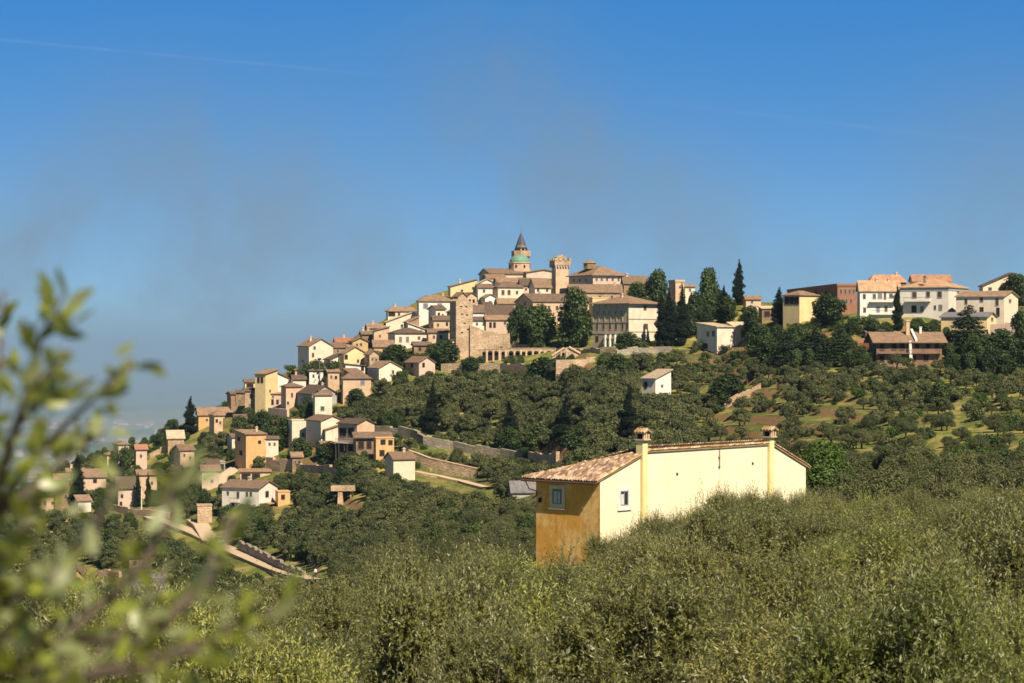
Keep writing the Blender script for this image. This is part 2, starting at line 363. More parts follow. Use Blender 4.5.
house('orange house behind two slim cypresses at left', 135, 138, 157, 499, 474, 4, 'e', 15, 'peach', 'tan', [(152,482,2,3)])
house('pale roofed ruin on the ridge left of the dark spiky tree', 166, 168, 184, 452, 437, 7, 'e', 15, 'stone', 'pale')
house('long orange house on the ridge right of the dark spiky tree', 197, 198.5, 232, 430, 414, 7, 'e', 12, 'orange', 'tan', [(207,419,2,2),(222,418,2,2)])
# ---- cluster with the tall yellow house
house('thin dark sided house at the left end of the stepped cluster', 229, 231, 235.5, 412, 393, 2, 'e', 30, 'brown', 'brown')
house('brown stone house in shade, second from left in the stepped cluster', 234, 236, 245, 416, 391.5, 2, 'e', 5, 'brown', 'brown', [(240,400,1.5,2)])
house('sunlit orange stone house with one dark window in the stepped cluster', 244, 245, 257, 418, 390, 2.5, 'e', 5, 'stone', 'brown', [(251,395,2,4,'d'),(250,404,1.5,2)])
house('small ochre house with dark loggia above the orange stone house', 243.5, 245, 256, 402, 381, 2.5, 'e', 10, 'yellow', 'brown', [(250,384.5,6,3,'d')])
house('tall yellow house, highest of the stepped cluster', 255, 265.5, 277.5, 412, 373, 4, 'm', 58, 'yellow', 'tan', [(258.5,379,2,5,'d'),(262,379,2,5,'d'),(270,390,1.5,2)])
house('white house with sloping roof leaning against the tall yellow house', 276, 277.6, 293, 402, 379, 7, 'q', 10, 'white', 'tan')
house('cream house with dark brown roof right of the white sloping one', 291, 293, 306, 400, 378.5, 4, 'e', 10, 'cream', 'brown', ch=(297,))
house('peach hipped house in front of the white sloping house', 281, 286, 302.5, 410, 386, 3.5, 'h', 25, 'peach', 'brown', [(292,394,2,4,'s'),(288,402,2,3)])
house('low pink house with lean-to roof below the tall yellow house', 265, 266.5, 282, 410, 393, 2, 's', 10, 'pink', 'red', [(272.5,401,2,5,'d'),(277.5,401,2,4,'d'),(268.5,403,3,4,'d'),(273,396,1.6,2)])
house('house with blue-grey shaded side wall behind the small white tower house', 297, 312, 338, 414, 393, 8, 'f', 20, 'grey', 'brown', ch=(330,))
house('small white tower house with green shuttered window', 313, 315, 332, 424, 394.5, 4, 'h', 12, 'cream', 'tan', [(322.5,407.5,3.4,4,'k')])
house('cream gabled house with brown shaded side below the small white tower house', 306, 321, 344, 448, 420, 5, 'f', 26, 'cream', 'tan', [(309,428,2,3)])
house('cream lean-to house between the brown sided house and the loggia house', 324, 325.5, 340, 447, 429, 4.5, 'm', 15, 'cream', 'tan')
house('tall flat topped cream house with one green shutter above the gardens', 288, 292, 307, 449, 419.5, 1, 'n', 20, 'cream', 'tan', [(303,434,2,4,'k')])
L0 = house('dark timber loggia house with two open floors', 338, 357, 374.5, 460, 423, 4.5, 'f', 40, 'peach', 'brown', [(343,431,6,7,'d'),(351,431,5,7,'d'),(343,447,6,8,'d'),(351,446,5,8,'d')])
house('low brown stone house with wide eave and shaded porch beside the loggia house', 354, 356, 390, 458, 436, 4, 'e', 12, 'brown', 'brown', [(361,444,5,7,'d'),(369,444,4,7,'d')], d=4.5, Y=y_at(357,460)-5.5, o=.7)
house('patchy orange and white brick annex with two square openings', 374, 376, 394, 462, 437.5, 1, 'n', 12, 'orange', 'tan', [(383,441,4,4,'d'),(390.5,441.5,3.4,4,'d'),(382,452,4,5,'d')], d=4, Y=y_at(376,462)-3)
house('white square hut with tiled roof at the head of the brick boundary wall', 385, 393.5, 415, 482, 458, 6, 'e', 26, 'cream', 'tan', ch=(408,))
# ---- orange house and the road houses
house('orange house with brick shaded side above the pink farmhouse', 235, 246, 266, 470, 433.5, 3, 's', 25, 'orange', 'tan', [(259.5,441,2.4,2.4,'d'),(241,452,2.4,4,'d'),(239,438,2,3,'d')], ch=(262,))
house('little pinkish house with tiled roof at the top of the pale ramp', 200, 202, 220, 491, 470, 5, 'e', 12, 'pink', 'tan', [(205,477,2,3,'d'),(212,480,2,3)])
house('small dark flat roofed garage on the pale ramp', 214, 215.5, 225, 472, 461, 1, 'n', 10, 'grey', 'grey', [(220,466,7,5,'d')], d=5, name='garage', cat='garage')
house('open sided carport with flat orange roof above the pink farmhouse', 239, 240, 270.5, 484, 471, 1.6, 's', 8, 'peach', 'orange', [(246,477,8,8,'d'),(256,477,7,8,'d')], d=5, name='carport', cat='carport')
PF = house('long pink farmhouse with white gable end and small balcony', 222, 259, 277.5, 512, 487.5, 6.5, 'f', 62, 'white', 'tan',
      [(228,492,2,3.4,'s'),(238,494,2.4,6,'s'),(247,493,2,4,'s'),(251,493,2,4,'s'),(248,506,2,5,'d'),(233,504,2,3,'d'),(267,493,2.6,5,'d')], ch=(268,))
house('flat orange annex joined to the white gable of the pink farmhouse', 276, 278, 290, 506, 491, 1, 'n', 15, 'orange', 'tan', [(283,496,3,4,'d')], d=4)
house('blank stone retaining block above the white car', 196, 197.5, 212, 525, 505, 1, 'n', 10, 'stone', 'tan', d=5)
# ---- below the big upper houses
house('tall cream house with dark side wall alone on the left skyline', 298, 309, 333, 380, 345, 7, 'f', 22, 'cream', 'tan', [(314.5,346.5,2,3),(313,354,2,4,'s'),(314,362,2,3)], ch=(316,))
house('small cream house with dark lean roof against the tall skyline house', 318, 321, 331.5, 372, 352.5, 2.5, 'e', 20, 'cream', 'brown')
house('bright yellow gabled house with one dark shutter', 340, 344, 366.5, 377, 352.5, 6.5, 'f', 25, 'yellow', 'tan', [(346,356,2.6,4,'d'),(358,360,2,3)])
house('white lower house in front of the bright yellow gabled house', 344, 345.5, 365, 382, 365, 2, 'q', 12, 'white', 'tan', [(362.5,367.5,2.4,4,'d')], d=4, Y=y_at(345,377)-4.5)
house('ochre gabled house just behind the bright yellow one', 351, 352.5, 368, 358, 340.5, 3.6, 'f', 15, 'ochre', 'tan', [(357,344,2,2.6),(361,343.5,2,2.6)])
house('red roofed stone house behind the ochre gabled house', 334, 336, 353, 354, 341.5, 4.5, 'e', 10, 'stone', 'red', ch=(345,))
house('low house with dark brown roof between tall skyline house and red roof', 325, 327, 346, 358, 346, 4, 'e', 15, 'brown', 'brown', [(338,350,2,3)])
house('square pink house with hipped roof and dark double shutter', 341, 343, 371, 404, 378, 5.5, 'h', 12, 'peach', 'brown', [(362.5,381.5,4,4.6,'z'),(350,392,2.4,3)])
house('cream gabled house with shaded left wall among garden trees', 368, 379, 402, 383, 367, 6.5, 'f', 26, 'cream', 'tan', [(393,371,2,3)])
house('pink and cream gabled house below the purple shuttered house', 405, 419, 435, 377, 361.5, 5.5, 'f', 26, 'pink', 'tan', [(412,364,2,4,'d'),(423.5,364,2,4,'d')])
# ---- upper left cluster
house('large white hipped house with two grey shuttered windows beside the ruined tower', 417, 419, 450.5, 326, 300.5, 6, 'h', 10, 'white', 'tan', [(425.6,305,4,4.6,'z'),(439.7,305,4,4.6,'z'),(432,313.5,2,2.5),(442,313,2,3,'d')], ch=(444,))
house('hipped brown roofed house with dark loggia left of the large white hipped house', 386, 388, 418, 326, 310.5, 4.5, 'h', 12, 'cream', 'tan', [(391,313,6,3.6,'d'),(399,313,2,3)], ch=(396,))
house('wide cream gable spreading below the large white hipped house', 384, 386, 438, 337, 321, 9.5, 'f', 8, 'cream', 'pale', [(410,318,1.6,2,'d'),(420,320,1.6,2,'d'),(402,325,2,3)])
house('beige house with dark roof close left of the ruined tower', 432, 433.5, 449.5, 344, 319, 4, 'e', 8, 'peach', 'brown', [(447,323,1.8,3,'d'),(438,324,1.8,3)])
house('white lean-to house with roof falling to the right below wide cream gable', 406, 408, 427, 344, 329, 7, 'q', 8, 'white', 'pale', [(421,326,1.6,2,'d')])
house('cream house with two purple-grey shutters under a hipped brown roof', 388, 395, 426.5, 352, 332.5, 6, 'h', 14, 'cream', 'brown', [(400.4,338.5,2.6,5,'z'),(407.5,338.5,2.6,5,'z'),(419,337,2,3)])
house('small peach house with slanting top left of the purple shuttered house', 373, 374, 389.5, 348, 330, 4, 'm', 8, 'peach', 'tan', [(380,335,1.6,2.4)])
house('pinkish house on the skyline above the small peach house', 366, 368, 385, 344, 327, 4, 'e', 10, 'pink', 'tan', ch=(374,))
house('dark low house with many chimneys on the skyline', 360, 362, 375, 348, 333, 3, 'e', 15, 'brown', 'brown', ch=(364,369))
house('house with broad tan roof and dark doorway below small peach house', 372, 374, 394, 361, 345.5, 6, 'e', 10, 'orange', 'tan', [(386,351,6,5,'d'),(377,351,2,3)])
house('beige house wedged below the beige dark roofed one by the ruined tower', 427, 428.5, 448.5, 351, 331.5, 3.4, 'e', 8, 'peach', 'tan', [(434,336,2,3),(441,336,2,3,'d')])
house('low rough stone house among rubble under the beige houses', 412, 414, 431, 356, 344, 3, 'e', 12, 'brown', 'brown', [(420,348,2,3,'d')])
# ---- summit
house('long yellow house with rising roof at the left of the summit', 448, 450.5, 477, 304, 285.5, 7, 'm', 15, 'yellow', 'tan', [(462,290,2,3),(473,286,2,2.4)], ch=(461,))
house('low cream house under the church front', 497, 498, 524, 296, 281.5, 4.5, 'e', 12, 'cream', 'tan', [(505,284,2,2),(514,284,2,2)])
house('pink block under the church roof left of the green dome', 486, 487, 505, 292, 277, 3.5, 'e', 12, 'pink', 'tan', [(494,280,2,2)])
house('cream gabled house between long yellow house and church', 476, 477, 497.5, 294, 283, 5, 'f', 8, 'cream', 'pale')
house('white house with brown eave below the cream summit gable', 477, 478, 492.5, 306, 286.5, 3.4, 'e', 8, 'white', 'brown', [(484,290,2,2.6)])
house('cream hipped house with two arched windows below the church', 491.5, 498, 523.5, 308, 286.5, 5.6, 'h', 20, 'cream', 'brown', [(503,291.5,2.6,4.6,'s'),(509,291.5,2.6,4.6,'s'),(517,291.5,2,3)])
house('tiny white gabled house in front of the arched window house', 483.5, 485, 496.5, 312, 296.5, 3.2, 'f', 15, 'white', 'tan', [(490,301,1.6,2)])
house('cream house with big brown roof left of the square crenellated tower', 529, 535, 551, 308, 285.5, 8, 'e', 28, 'cream', 'tan', [(538,289,2,3),(547,289,2,3)])
house('small pink house with dark roof squeezed left of the cream house by the square tower', 519, 521, 530, 300, 283.5, 5.5, 'e', 15, 'pink', 'brown', [(526,288,1.6,2.4)])
house('big peach house with black shaded gable below the square crenellated tower', 517, 533, 593, 334, 300.5, 8, 'e', 22, 'peach', 'brown', [(541,307,2.4,4),(549,307,2.4,4,'s'),(557,307,2.4,4,'s'),(525,301,2,3,'l'[0:0] or 'g')], ch=(549,), d=14)
house('house with dark slate-brown roof and shaded gable behind the town wall', 482, 484, 513.5, 326, 312.5, 8, 'e', 12, 'white', 'brown', [(491,316,2,2),(499,316,2,2,'d')])
house('narrow dark roofed house right beside the ruined tower top', 471.5, 473, 484, 328, 311, 7, 'e', 10, 'white', 'brown', ch=(478,))
house('rounded beige house with two dark doorways standing on the town wall', 484, 486, 511, 336, 318.5, 4, 'e', 10, 'pink', 'tan', [(490.5,324,2,5,'d'),(494.5,324,2,5,'d'),(505,322,2,3)])
house('whitish house with brown lean roof right against the ruined tower', 471, 472.5, 485, 334, 319.5, 3.4, 's', 8, 'white', 'brown', [(477,323,1.8,2.4)])
house('jumbled low tan roofed house under the arched window house', 497, 498.5, 517, 316, 302.5, 5, 'e', 12, 'peach', 'tan', [(508,306,2,2.4,'d')])
PAL = house('large palace with pale pink front and shaded left wing right of the square tower', 569, 593, 624.5, 300, 274.5, 10, 'h', 25, 'pink', 'tan', wr((596.5,601.7,607,612.7,618.5), 278.5, 1.8, 2.4)+[(610.5,285.5,4,4.5,'s'),(599,286,1.6,2.4),(574,279,1.6,2.4),(580,279,1.6,2.4),(586,279,1.6,2.4)], name='palace', cat='palace', o=.8)
house('long low house with tan roof below the pale pink palace', 568, 570, 622, 309, 290.5, 7, 'e', 8, 'stone', 'tan', [(584,296,2,3),(600,296,2,3),(612,296,2,3)], ch=(616,))
house('brown stone house with tan roof right of the pale pink palace', 622, 624, 647, 297, 281.5, 6.5, 'e', 10, 'brown', 'tan', [(630,285,2,3),(639,285,2,3)], ch=(628,))
house('small yellow house corner above the roof of the cream villa', 591, 592.5, 608, 316, 297, 1, 'n', 10, 'yellow', 'tan', d=5)
VIL = house('large cream villa with four storeys and columned porch', 593, 629, 658, 345.5, 302.8, 8, 'h', 45, 'cream', 'tan',
      [(645,307,2.6,4,'s'),(645.8,325.5,3.6,5,'s')] + wr((597,603.5,610,616,622.5,627), 325.5, 2.2, 6, 's', 'l') + wr((598,604,610,616,622), 312, 2.2, 4, 'g', 'l') + wr((597,620.5,626), 338, 2, 5, 'd', 'l'), name='villa', cat='villa', ch=(640,), o=1.0)
house('beige square topped house half hidden among the dark trees right of the villa', 674, 675.5, 684, 306, 281.5, 1, 'n', 15, 'peach', 'tan', [(680,286,1.6,2.4)], d=6, par=True)
house('low cream house beside the beige square topped one among dark trees', 683, 685, 695, 304, 285.5, 2, 'e', 10, 'cream', 'tan', [(690,289,1.8,2.4)])
house('small distant roof right of the tall solitary cypress', 744, 746, 761, 311, 298, 3, 'e', 10, 'pink', 'tan', [(752,301,2,2)])
# ---- right hand shoulder
house('white flat roofed house with shaded stone side on the slope', 697, 717, 733.5, 354, 326, 4, 's', 25, 'cream', 'pale', [(708,333,2,4,'s'),(713.5,332.5,2.4,5,'s'),(706,345,3,4,'d')])
house('white block joined to the right of the flat roofed white house', 732, 734, 750.5, 350, 325.5, 3.6, 's', 25, 'cream', 'pale', [(743,335,2,3)], Y=y_at(717,354)+2.4)
house('small pale barn alone on the olive slope', 642, 655.5, 671, 398, 377.5, 8, 'm', 42, 'white', 'pale', [(645.8,384,2.4,5,'d'),(662,385,1.8,2.4)], name='barn', cat='barn')
house('yellow house with dark upper loggia beside a broad cypress', 783, 799.5, 818.5, 323, 294.5, 4.5, 'h', 42, 'yellow', 'tan', [(787,299.5,4,7,'d'),(792,299.5,4,7,'d'),(796.8,299.5,3.6,7,'d')])
house('low dark fronted house with pale lean roof left of the broad cypress', 760, 762, 777, 323, 307.5, 2, 's', 12, 'brown', 'pale', [(767,313,5,5,'d'),(773,313,3,5,'d')])
house('long red brick building with flat roof and rows of windows', 779, 837.5, 857, 315, 285.5, 1, 'n', 4, 'redbrick', 'red', wr((841,845.3,849.6,853.6), 290.5, 2, 4.6)+wr((842,846.5,851), 300, 2, 4)+wr((795,806,816,826), 292, 2, 3, 'd', 'l'), name='brick_building', cat='building', par=True, d=70)
house('white house with long balconies behind a slim cypress', 858, 860, 900, 320, 288.5, 8.5, 'e', 5, 'white', 'orange', wr((864.3,874.3), 295.5, 2.6, 4.6, 's')+[(880,295,3.6,5,'z'),(885,295,2,7,'s'),(891,295,3,4)]+[(864.6,309,2.4,4.6,'s'),(878,308.5,3,5,'z'),(886,308,2.6,5,'s')], ch=(878,890))
BIG = house('large white house with orange hipped roof and white right end wall', 900, 948.5, 968.5, 321, 286.5, 9, 'h', 62, 'white', 'orange', [(914.4,294,4,6,'s'),(928,293.5,3.4,5.6,'s'),(939.6,293.5,4,6,'s'),(935,306.5,2,4,'s'),(940.5,306.5,3,5,'z'),(914,308,4,6,'d'),(922,308,3,5,'z'),(958,290.5,2.4,2.4,'s')], ch=(925,935))
house('house with bright red-orange roof rising behind the long balconies', 868, 870, 906, 305, 281.5, 7.5, 'h', 8, 'brownbrick', 'deep', [(880,285,3,3,'d')], ch=(898,))
house('upper house with orange gabled roof behind the large white house', 911, 913, 951, 302, 279.5, 5.5, 'e', 8, 'cream', 'deep', [(925,283,2,3),(940,283,2,3)])
house('cream house with tan roof and bright gable end at the far right', 956, 1004, 1018, 325, 295.5, 5.5, 'f', 62, 'cream', 'tan', [(966,300.5,2.6,5,'s'),(981.5,298.8,3,4,'s'),(997,301,3,7,'s'),(981.7,308.5,3,4,'d'),(998,311,2.6,8,'d'),(1010,300,2,3)])
house('low yellow annex with grey slate roof in front of the far right cream house', 941, 987, 996.5, 333, 316, 4.5, 'f', 62, 'yellow', 'grey', [(955,322,3,5),(992,318,2,3)], Y=y_at(987,333)-2)
house('gabled house with brick base on the skyline above the far right cream house', 981, 983, 1042, 306, 285, 13, 'f', 8, 'cream', 'brown', [(1002,281,2,14,'s'),(990,288,3,3)])
U1 = house('long brown brick house with tan roof and white diagonal parapet', 874, 876.5, 942, 367, 340, 8.4, 'e', 2, 'brownbrick', 'tan', wr((882,894,902), 345, 4, 8, 'd')+wr((882,894,902), 357.5, 4, 6, 'd')+wr((917,928,937), 344, 3.4, 7, 'd')+wr((914,926), 357, 4, 5, 'd'), o=1.1)
house('tiny shed with red awning roof above the long brown brick house', 865, 866.5, 876, 341, 331, 1.6, 's', 10, 'white', 'deep', [(871,335,5,4,'d')], d=3, name='shed', cat='shed')
# ---- odd low buildings in the groves
house('grey roofed low shed just left of the yellow ochre farmhouse', 510, 512, 540, 499, 490, 9, 'e', 10, 'grey', 'grey', y0=300, name='shed', cat='shed')
house('little orange gabled chapel low among the trees at lower left', 69, 71, 85, 588, 577, 8, 'f', 12, 'orange', 'tan', [(78,573,3,4,'d'),(75,582,2.4,5,'d'),(81,582,2.4,5,'d')], name='chapel', cat='chapel')
house('tiny peach hut among olives at lower left', 127, 129, 142, 568, 557, 2, 'e', 12, 'peach', 'tan', [(135,562,3,3,'d')], name='hut', cat='hut')
house('long low shed with pale grey roof at lower left', 126, 128, 168, 610, 598, 10, 'e', 10, 'stone', 'grey', name='shed', cat='shed')


# ---- small infill houses packed into the gaps of the old town
ri = random.Random(77)
def infill(n, x0, x1, y0, y1, label, group):
    k = 0; tries = 0
    while k < n and tries < 600:
        tries += 1; px, py = ri.uniform(x0,x1), ri.uniform(y0,y1); w = ri.uniform(8,15); Y = y_at(px, py)
        if Y < 500: continue
        c0 = [(at(px+dx, Y), Y+dy) for dx in (0,w*.5,w) for dy in (0,3,6)]
        if any((x-a)**2+(y-b)**2 < (r-.9)**2 for x,y in c0 for a,b,r in FOOT): continue
        hh = ri.uniform(13,20)
        if py-hh-6 < np.interp(px+w/2, [60,100,150,165,200,230,298,330,360,385,417,450,478,497,540], [472,464,449,439,418,397,352,345,335,316,303,290,287,284,284]): continue
        typ = ri.choice('eeeehsfm'); r_ = house(label, px-1, px, px+w, py+3, py-hh, ri.uniform(3,5), typ, ri.uniform(5,25), ri.choice(['peach','stone','stone','cream','cream','brown','white']), ri.choice(['tan','brown','brown','tan']), [(px+w*.3, py-hh+5, 1.8, 2.8, ri.choice('dsg')), (px+w*.7, py-hh+5+ri.uniform(-1,3), 1.8, 2.8, ri.choice('dsg'))], d=6.0)
        r_[0]['group'] = group; k += 1
    return k
print('infill', infill(26, 372, 452, 312, 358, 'small tan house packed into the crowded slope left of the ruined tower', 'packed houses left of the ruined tower'),
 infill(16, 300, 372, 340, 400, 'small tan house squeezed between the houses around the bright yellow gable', 'packed houses around the bright yellow gable'),
 infill(8, 225, 335, 380, 470, 'small tan house among the stepped houses on the lower left ridge', 'packed houses of the lower left ridge'),
 infill(12, 455, 530, 300, 322, 'small tan house squeezed in under the church on the summit', 'packed houses under the church'),
 infill(3, 60, 230, 430, 500, 'small tan house scattered on the left shoulder below the ridge', 'scattered houses of the left shoulder'))
# ---- extras on some houses
def child_box(root, name, mat, boxes):
    mb = MB()
    for b in boxes: mb.box(*b)
    return mb.build(name, mat, root)
def balcony(root, x0, x1, z, face='r', dep=1.1, wm='white'):
    m1, m2 = MB(), MB()
    def bx(m, u0, u1, a, b, z0, z1):
        if face == 'r': m.box(u0, u1, -b, -a, z0, z1)
        else: m.box(-b, -a, u0, u1, z0, z1)
    bx(m1, x0, x1, .003, dep, z-.16, z); o = m1.build('balcony', W[wm], root)
    bx(m2, x0, x1, dep-.05, dep, z+.85, z+.95); bx(m2, x0, x1, dep-.04, dep-.01, z+.08, z+.12)
    n = int((x1-x0)/.22)
    for i in range(n+1):
        u = x0+(x1-x0-.03)*i/n; bx(m2, u, u+.03, dep-.04, dep-.01, z+.002, z+.848)
    m2.build('railing', W[wm] if wm != 'white' else METAL, o)
r, w, d, h, rs, hit, rf = PAL
m = MB(); m.lathe([(2.0,h+rs-.8),(2.0,h+rs+.9),(2.3,h+rs+1.0),(1.1,h+rs+1.7),(.1,h+rs+2.0)], 8, (w*.28, d*.5)); m.build('roof_lantern', W['brown'], rf)
child_box(r, 'cornice', W['white'], [(-.1,w+.1,-.14,-.003,h-.55,h-.3),(-.06,w+.06,-.1,-.003,h*.45,h*.45+.2)])
r, w, d, h, rs, hit, rf = VIL
child_box(r, 'string_course', TRIM, [(-.12,w+.1,-.12,-.003,h*.34,h*.34+.22),(-.12,w+.1,-.12,-.003,h*.64,h*.64+.2),(-.12,-.003,.0,d,h*.30,h*.30+.22),(-.12,-.003,.0,d,h*.56,h*.56+.25)])
m = MB()
for v in (d*.33, d*.47, d*.60): m.lathe([(.42,-.2),(.36,.2),(.33,h*.27),(.5,h*.295)], 10, (-.75, v))
m.build('column', W['white'], r)
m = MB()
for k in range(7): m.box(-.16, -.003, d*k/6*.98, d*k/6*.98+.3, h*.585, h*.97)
m.build('pilaster', W['cream_grazed'], r)
child_box(r, 'grazing_sun_panel', W['cream_grazed'], [(-.013,-.002,.02,d-.02,-1,h-.05)])  # thin sheet over the left face, grazing-sun tone put into its colour
r, w, d, h, rs, hit, rf = U1
zz = hit(890, 352, 'r')[1]
balcony(r, .3, w*.5, zz, 'r', 1.2, 'brownbrick'); balcony(r, w*.52, w-.3, zz, 'r', 1.2, 'brownbrick')
x, z = hit(910, 340, 'r')
m = MB(); m.add([(x-.3,-1.0,z-5.6),(x+.5,-1.0,z-5.6),(x-.4,-1.0,z),(x+.1,-1.0,z+.1),(x-.3,-.3,z-5.6),(x+.5,-.3,z-5.6),(x-.4,-.3,z),(x+.1,-.3,z+.1)], [(0,1,3,2),(4,6,7,5),(0,2,6,4),(1,5,7,3),(2,3,7,6),(0,4,5,1)]); m.build('buttress', W['white'], r)
m = MB(); m.prism([(-.9,z-.1),(-.9,z+.35),(d*.5,z+rs+.9),(d*.5,z+rs+.4)], 'x', x+1.0, x+1.5); m.build('parapet', W['white'], rf)
m = MB(); m.box(x-.3,x+.5,d*.3,d*.3+.8,h,h+rs+2.6); m.box(x-.45,x+.65,d*.3-.15,d*.3+.95,h+rs+2.6,h+rs+2.8); m.build('chimney', W['peach'], rf)
x2 = hit(924, 340, 'r')[0]; m = MB(); m.box(x2-.25,x2+.25,d*.4,d*.4+.5,h,h+rs+1.2); m.box(x2-.35,x2+.35,d*.4-.1,d*.4+.6,h+rs+1.2,h+rs+1.35); m.build('chimney', W['white'], rf)
r, w, d, h, rs, hit, rf = BIG
v0, z = hit(931, 299, 'l'); v1, _ = hit(905, 299, 'l'); balcony(r, min(v0,v1), max(v0,v1), hit(918,300,'l')[1], 'l', 1.5)
child_box(r, 'eave_band', W['grey'], [(-.1,-.003,0,d,h-.75,h-.2),(0,w,-.1,-.003,h-.75,h-.2)])
for k in KEEP:
    if k[0]['label'].startswith('white house with long balconies'):
        r, w, h, hit = k[0], k[1], k[3], k[6]
        for py in (300.5, 313): balcony(r, hit(869,py,'r')[0], hit(895,py,'r')[0], hit(880,py,'r')[1], 'r', 1.3)
r, w, d, h, rs, hit, rf = PF
v0, _ = hit(231, 500, 'l'); v1, _ = hit(240, 500, 'l'); balcony(r, min(v0,v1), max(v0,v1), hit(236,500.5,'l')[1], 'l', 1.0)
u0, zc = hit(262, 502, 'r'); m = MB(); m.box(.6, w+2.5, -2.6, -.003, zc-.2, zc); o = m.build('porch_roof', R['orange'], r)
m = MB()
for u in (.7, w*.5, w+2.3): m.box(u, u+.2, -2.5, -2.3, -3, zc-.203)
m.build('porch_post', W['brown'], o)
r, w, d, h, rs, hit, rf = L0
balcony(r, .2, d-.2, h*.48, 'l', 1.0)
m = MB()
for v in (.2, d*.5, d-.4): m.box(-1.0, -.8, v, v+.22, -2, h*.48-.17)
m.build('post', SHUT, r)

# ---- church with green dome, bell tower, square tower, ruined tower
Y = y_at(515, 277)
root = empty('church', (at(504,Y), Y, zat(277,Y)), math.radians(15)); tag(root, 'pink church with wide gabled roof and green dome on the summit', 'church')
k = Y/F; w = 36*k; d = 14.0; h = 4.5*k
m = MB(); m.prism([(0,-5),(0,h),(d/2,h+5*k),(d,h),(d,-5)], 'x', -15*k, w*.72); m.build('wall', W['pink'], root)
m = MB(); s = 5*k/(d/2); m.prism([(-.5,h-.5*s),(d/2,h+5*k),(d+.5,h-.5*s),(d+.5,h-.5*s+.25),(d/2,h+5*k+.25),(-.5,h-.5*s+.25)], 'x', -16*k, w*.74); m.build('roof', R['tan'], root)
m = MB(); m.prism([(0,-3),(0,h+.5),(6,h+4*k),(12,h+.5),(12,-3)], 'y', -1.5, 9); o = m.build('transept', W['pink'], root); o.location = (22*k, 0, 0)
m = MB(); m.prism([(-.5,h+.5-.2),(6,h+4*k+.01),(12.5,h+.3),(12.5,h+.55),(6,h+4*k+.27),(-.5,h+.55)], 'y', -2, 9.3); o2 = m.build('roof', R['tan'], root); o2.location = (22*k, 0, .01)
dc = (21*k, 6.0); zd = zat(269,Y)-zat(277,Y)
m = MB(); m.lathe([(11.5*k,zd-4),(11.5*k,zd+7.2*k),(12.3*k,zd+7.4*k),(12.3*k,zd+8.2*k),(10.2*k,zd+8.3*k)], 8, dc); dr = m.build('drum', W['peach'], root)
m = MB(); m.lathe([(10.1*k,zd+8.1*k),(9.9*k,zd+10.5*k),(8.6*k,zd+13*k),(6.2*k,zd+15*k),(2.5*k,zd+16*k),(.3,zd+16.3*k)], 16, dc); m.build('dome', plain('verdigris_copper', (.17,.31,.22), .6, .3), root)
m = MB()
for a in range(8):
    t = math.radians(22.5+a*45+(-15)); cx_, cy_ = dc[0]+10.75*k*math.cos(t), dc[1]+10.75*k*math.sin(t)
    m.tube([(cx_-.25*math.cos(t), cy_-.25*math.sin(t), zd+4*k), (cx_+.12*math.cos(t), cy_+.12*math.sin(t), zd+4*k)], [.62,.62], 12)
m.build('round_window', DARK, dr)
Y2 = Y+14
root = empty('bell_tower', (at(521,Y2), Y2, zat(277,Y2))); tag(root, 'church bell tower with dark octagonal spire behind the green dome', 'bell tower'); k = Y2/F
def zz_(py): return zat(py,Y2)-zat(277,Y2)
m = MB(); m.lathe([(7.0*k,-4),(7.0*k,zz_(258)),(9.6*k,zz_(255.5)),(9.6*k,zz_(250)),(9.0*k,zz_(249.9)),(9.0*k,zz_(250.6)),(5.6*k,zz_(250.5)),(5.4*k,zz_(245))], 8); m.build('tower', W['stone'], root)
m = MB(); m.lathe([(6.0*k,zz_(247.5)),(5.6*k,zz_(246)),(2.8*k,zz_(238)),(.15,zz_(232))], 8); sp = m.build('spire', plain('slate_spire', (.085,.08,.09), .6), root)
m = MB(); m.tube([(0,0,zz_(232.3)),(0,0,zz_(226.5))], [.07,.05], 6); m.box(-.55,.55,-.05,.05,zz_(229)-.06,zz_(229)+.06); m.build('cross', METAL, sp)
m = MB()
for a in range(8):
    t = math.radians(22.5+45*a); q = Vector((math.cos(t), math.sin(t), 0)); p = q*(5.25*k)
    m.tube([p+Vector((0,0,zz_(250))), p+Vector((0,0,zz_(247.2)))], [.5,.5], 8)
m.build('belfry_opening', DARK, root)
Y3 = y_at(552, 298)
th = math.radians(19); root = empty('civic_tower', (at(555.8,Y3), Y3, zat(298,Y3)), th); tag(root, 'square crenellated stone tower, tallest after the church spire', 'tower'); k = Y3/F
def zz_(py): return zat(py,Y3)-zat(298,Y3)
w = 13.0*k/math.cos(th); d = 4.0*k/math.sin(th)
m = MB(); m.box(0,w,0,d,-4,zz_(266)); m.build('shaft', W['peach'], root)
m = MB(); m.box(-.55,w+.55,-.55,d+.55,zz_(264),zz_(259.5))
for u in np.arange(-.4, w+.3, .9): m.box(u,u+.45,-.55,-.003,zz_(266.3),zz_(264)-.004)
for v in np.arange(.4, d+.3, .9): m.box(-.55,-.003,v,v+.45,zz_(266.3),zz_(264)-.004)
m.build('corbel_parapet', W['stone'], root)
m = MB()
for i in range(4):
    u = -.7+(w+1.4-.9)*i/3
    m.box(u,u+.9,-.7,-.1,zz_(259.5)+.003,zz_(257.2)); m.box(u,u+.9,d+.1,d+.7,zz_(259.5)+.003,zz_(257.2))
for i in range(1,3):
    v = -.7+(d+1.4-.9)*i/3; m.box(-.7,-.1,v,v+.9,zz_(259.5)+.003,zz_(257.2)); m.box(w+.1,w+.7,v,v+.9,zz_(259.5)+.003,zz_(257.2))
m.build('merlon', W['stone'], root)
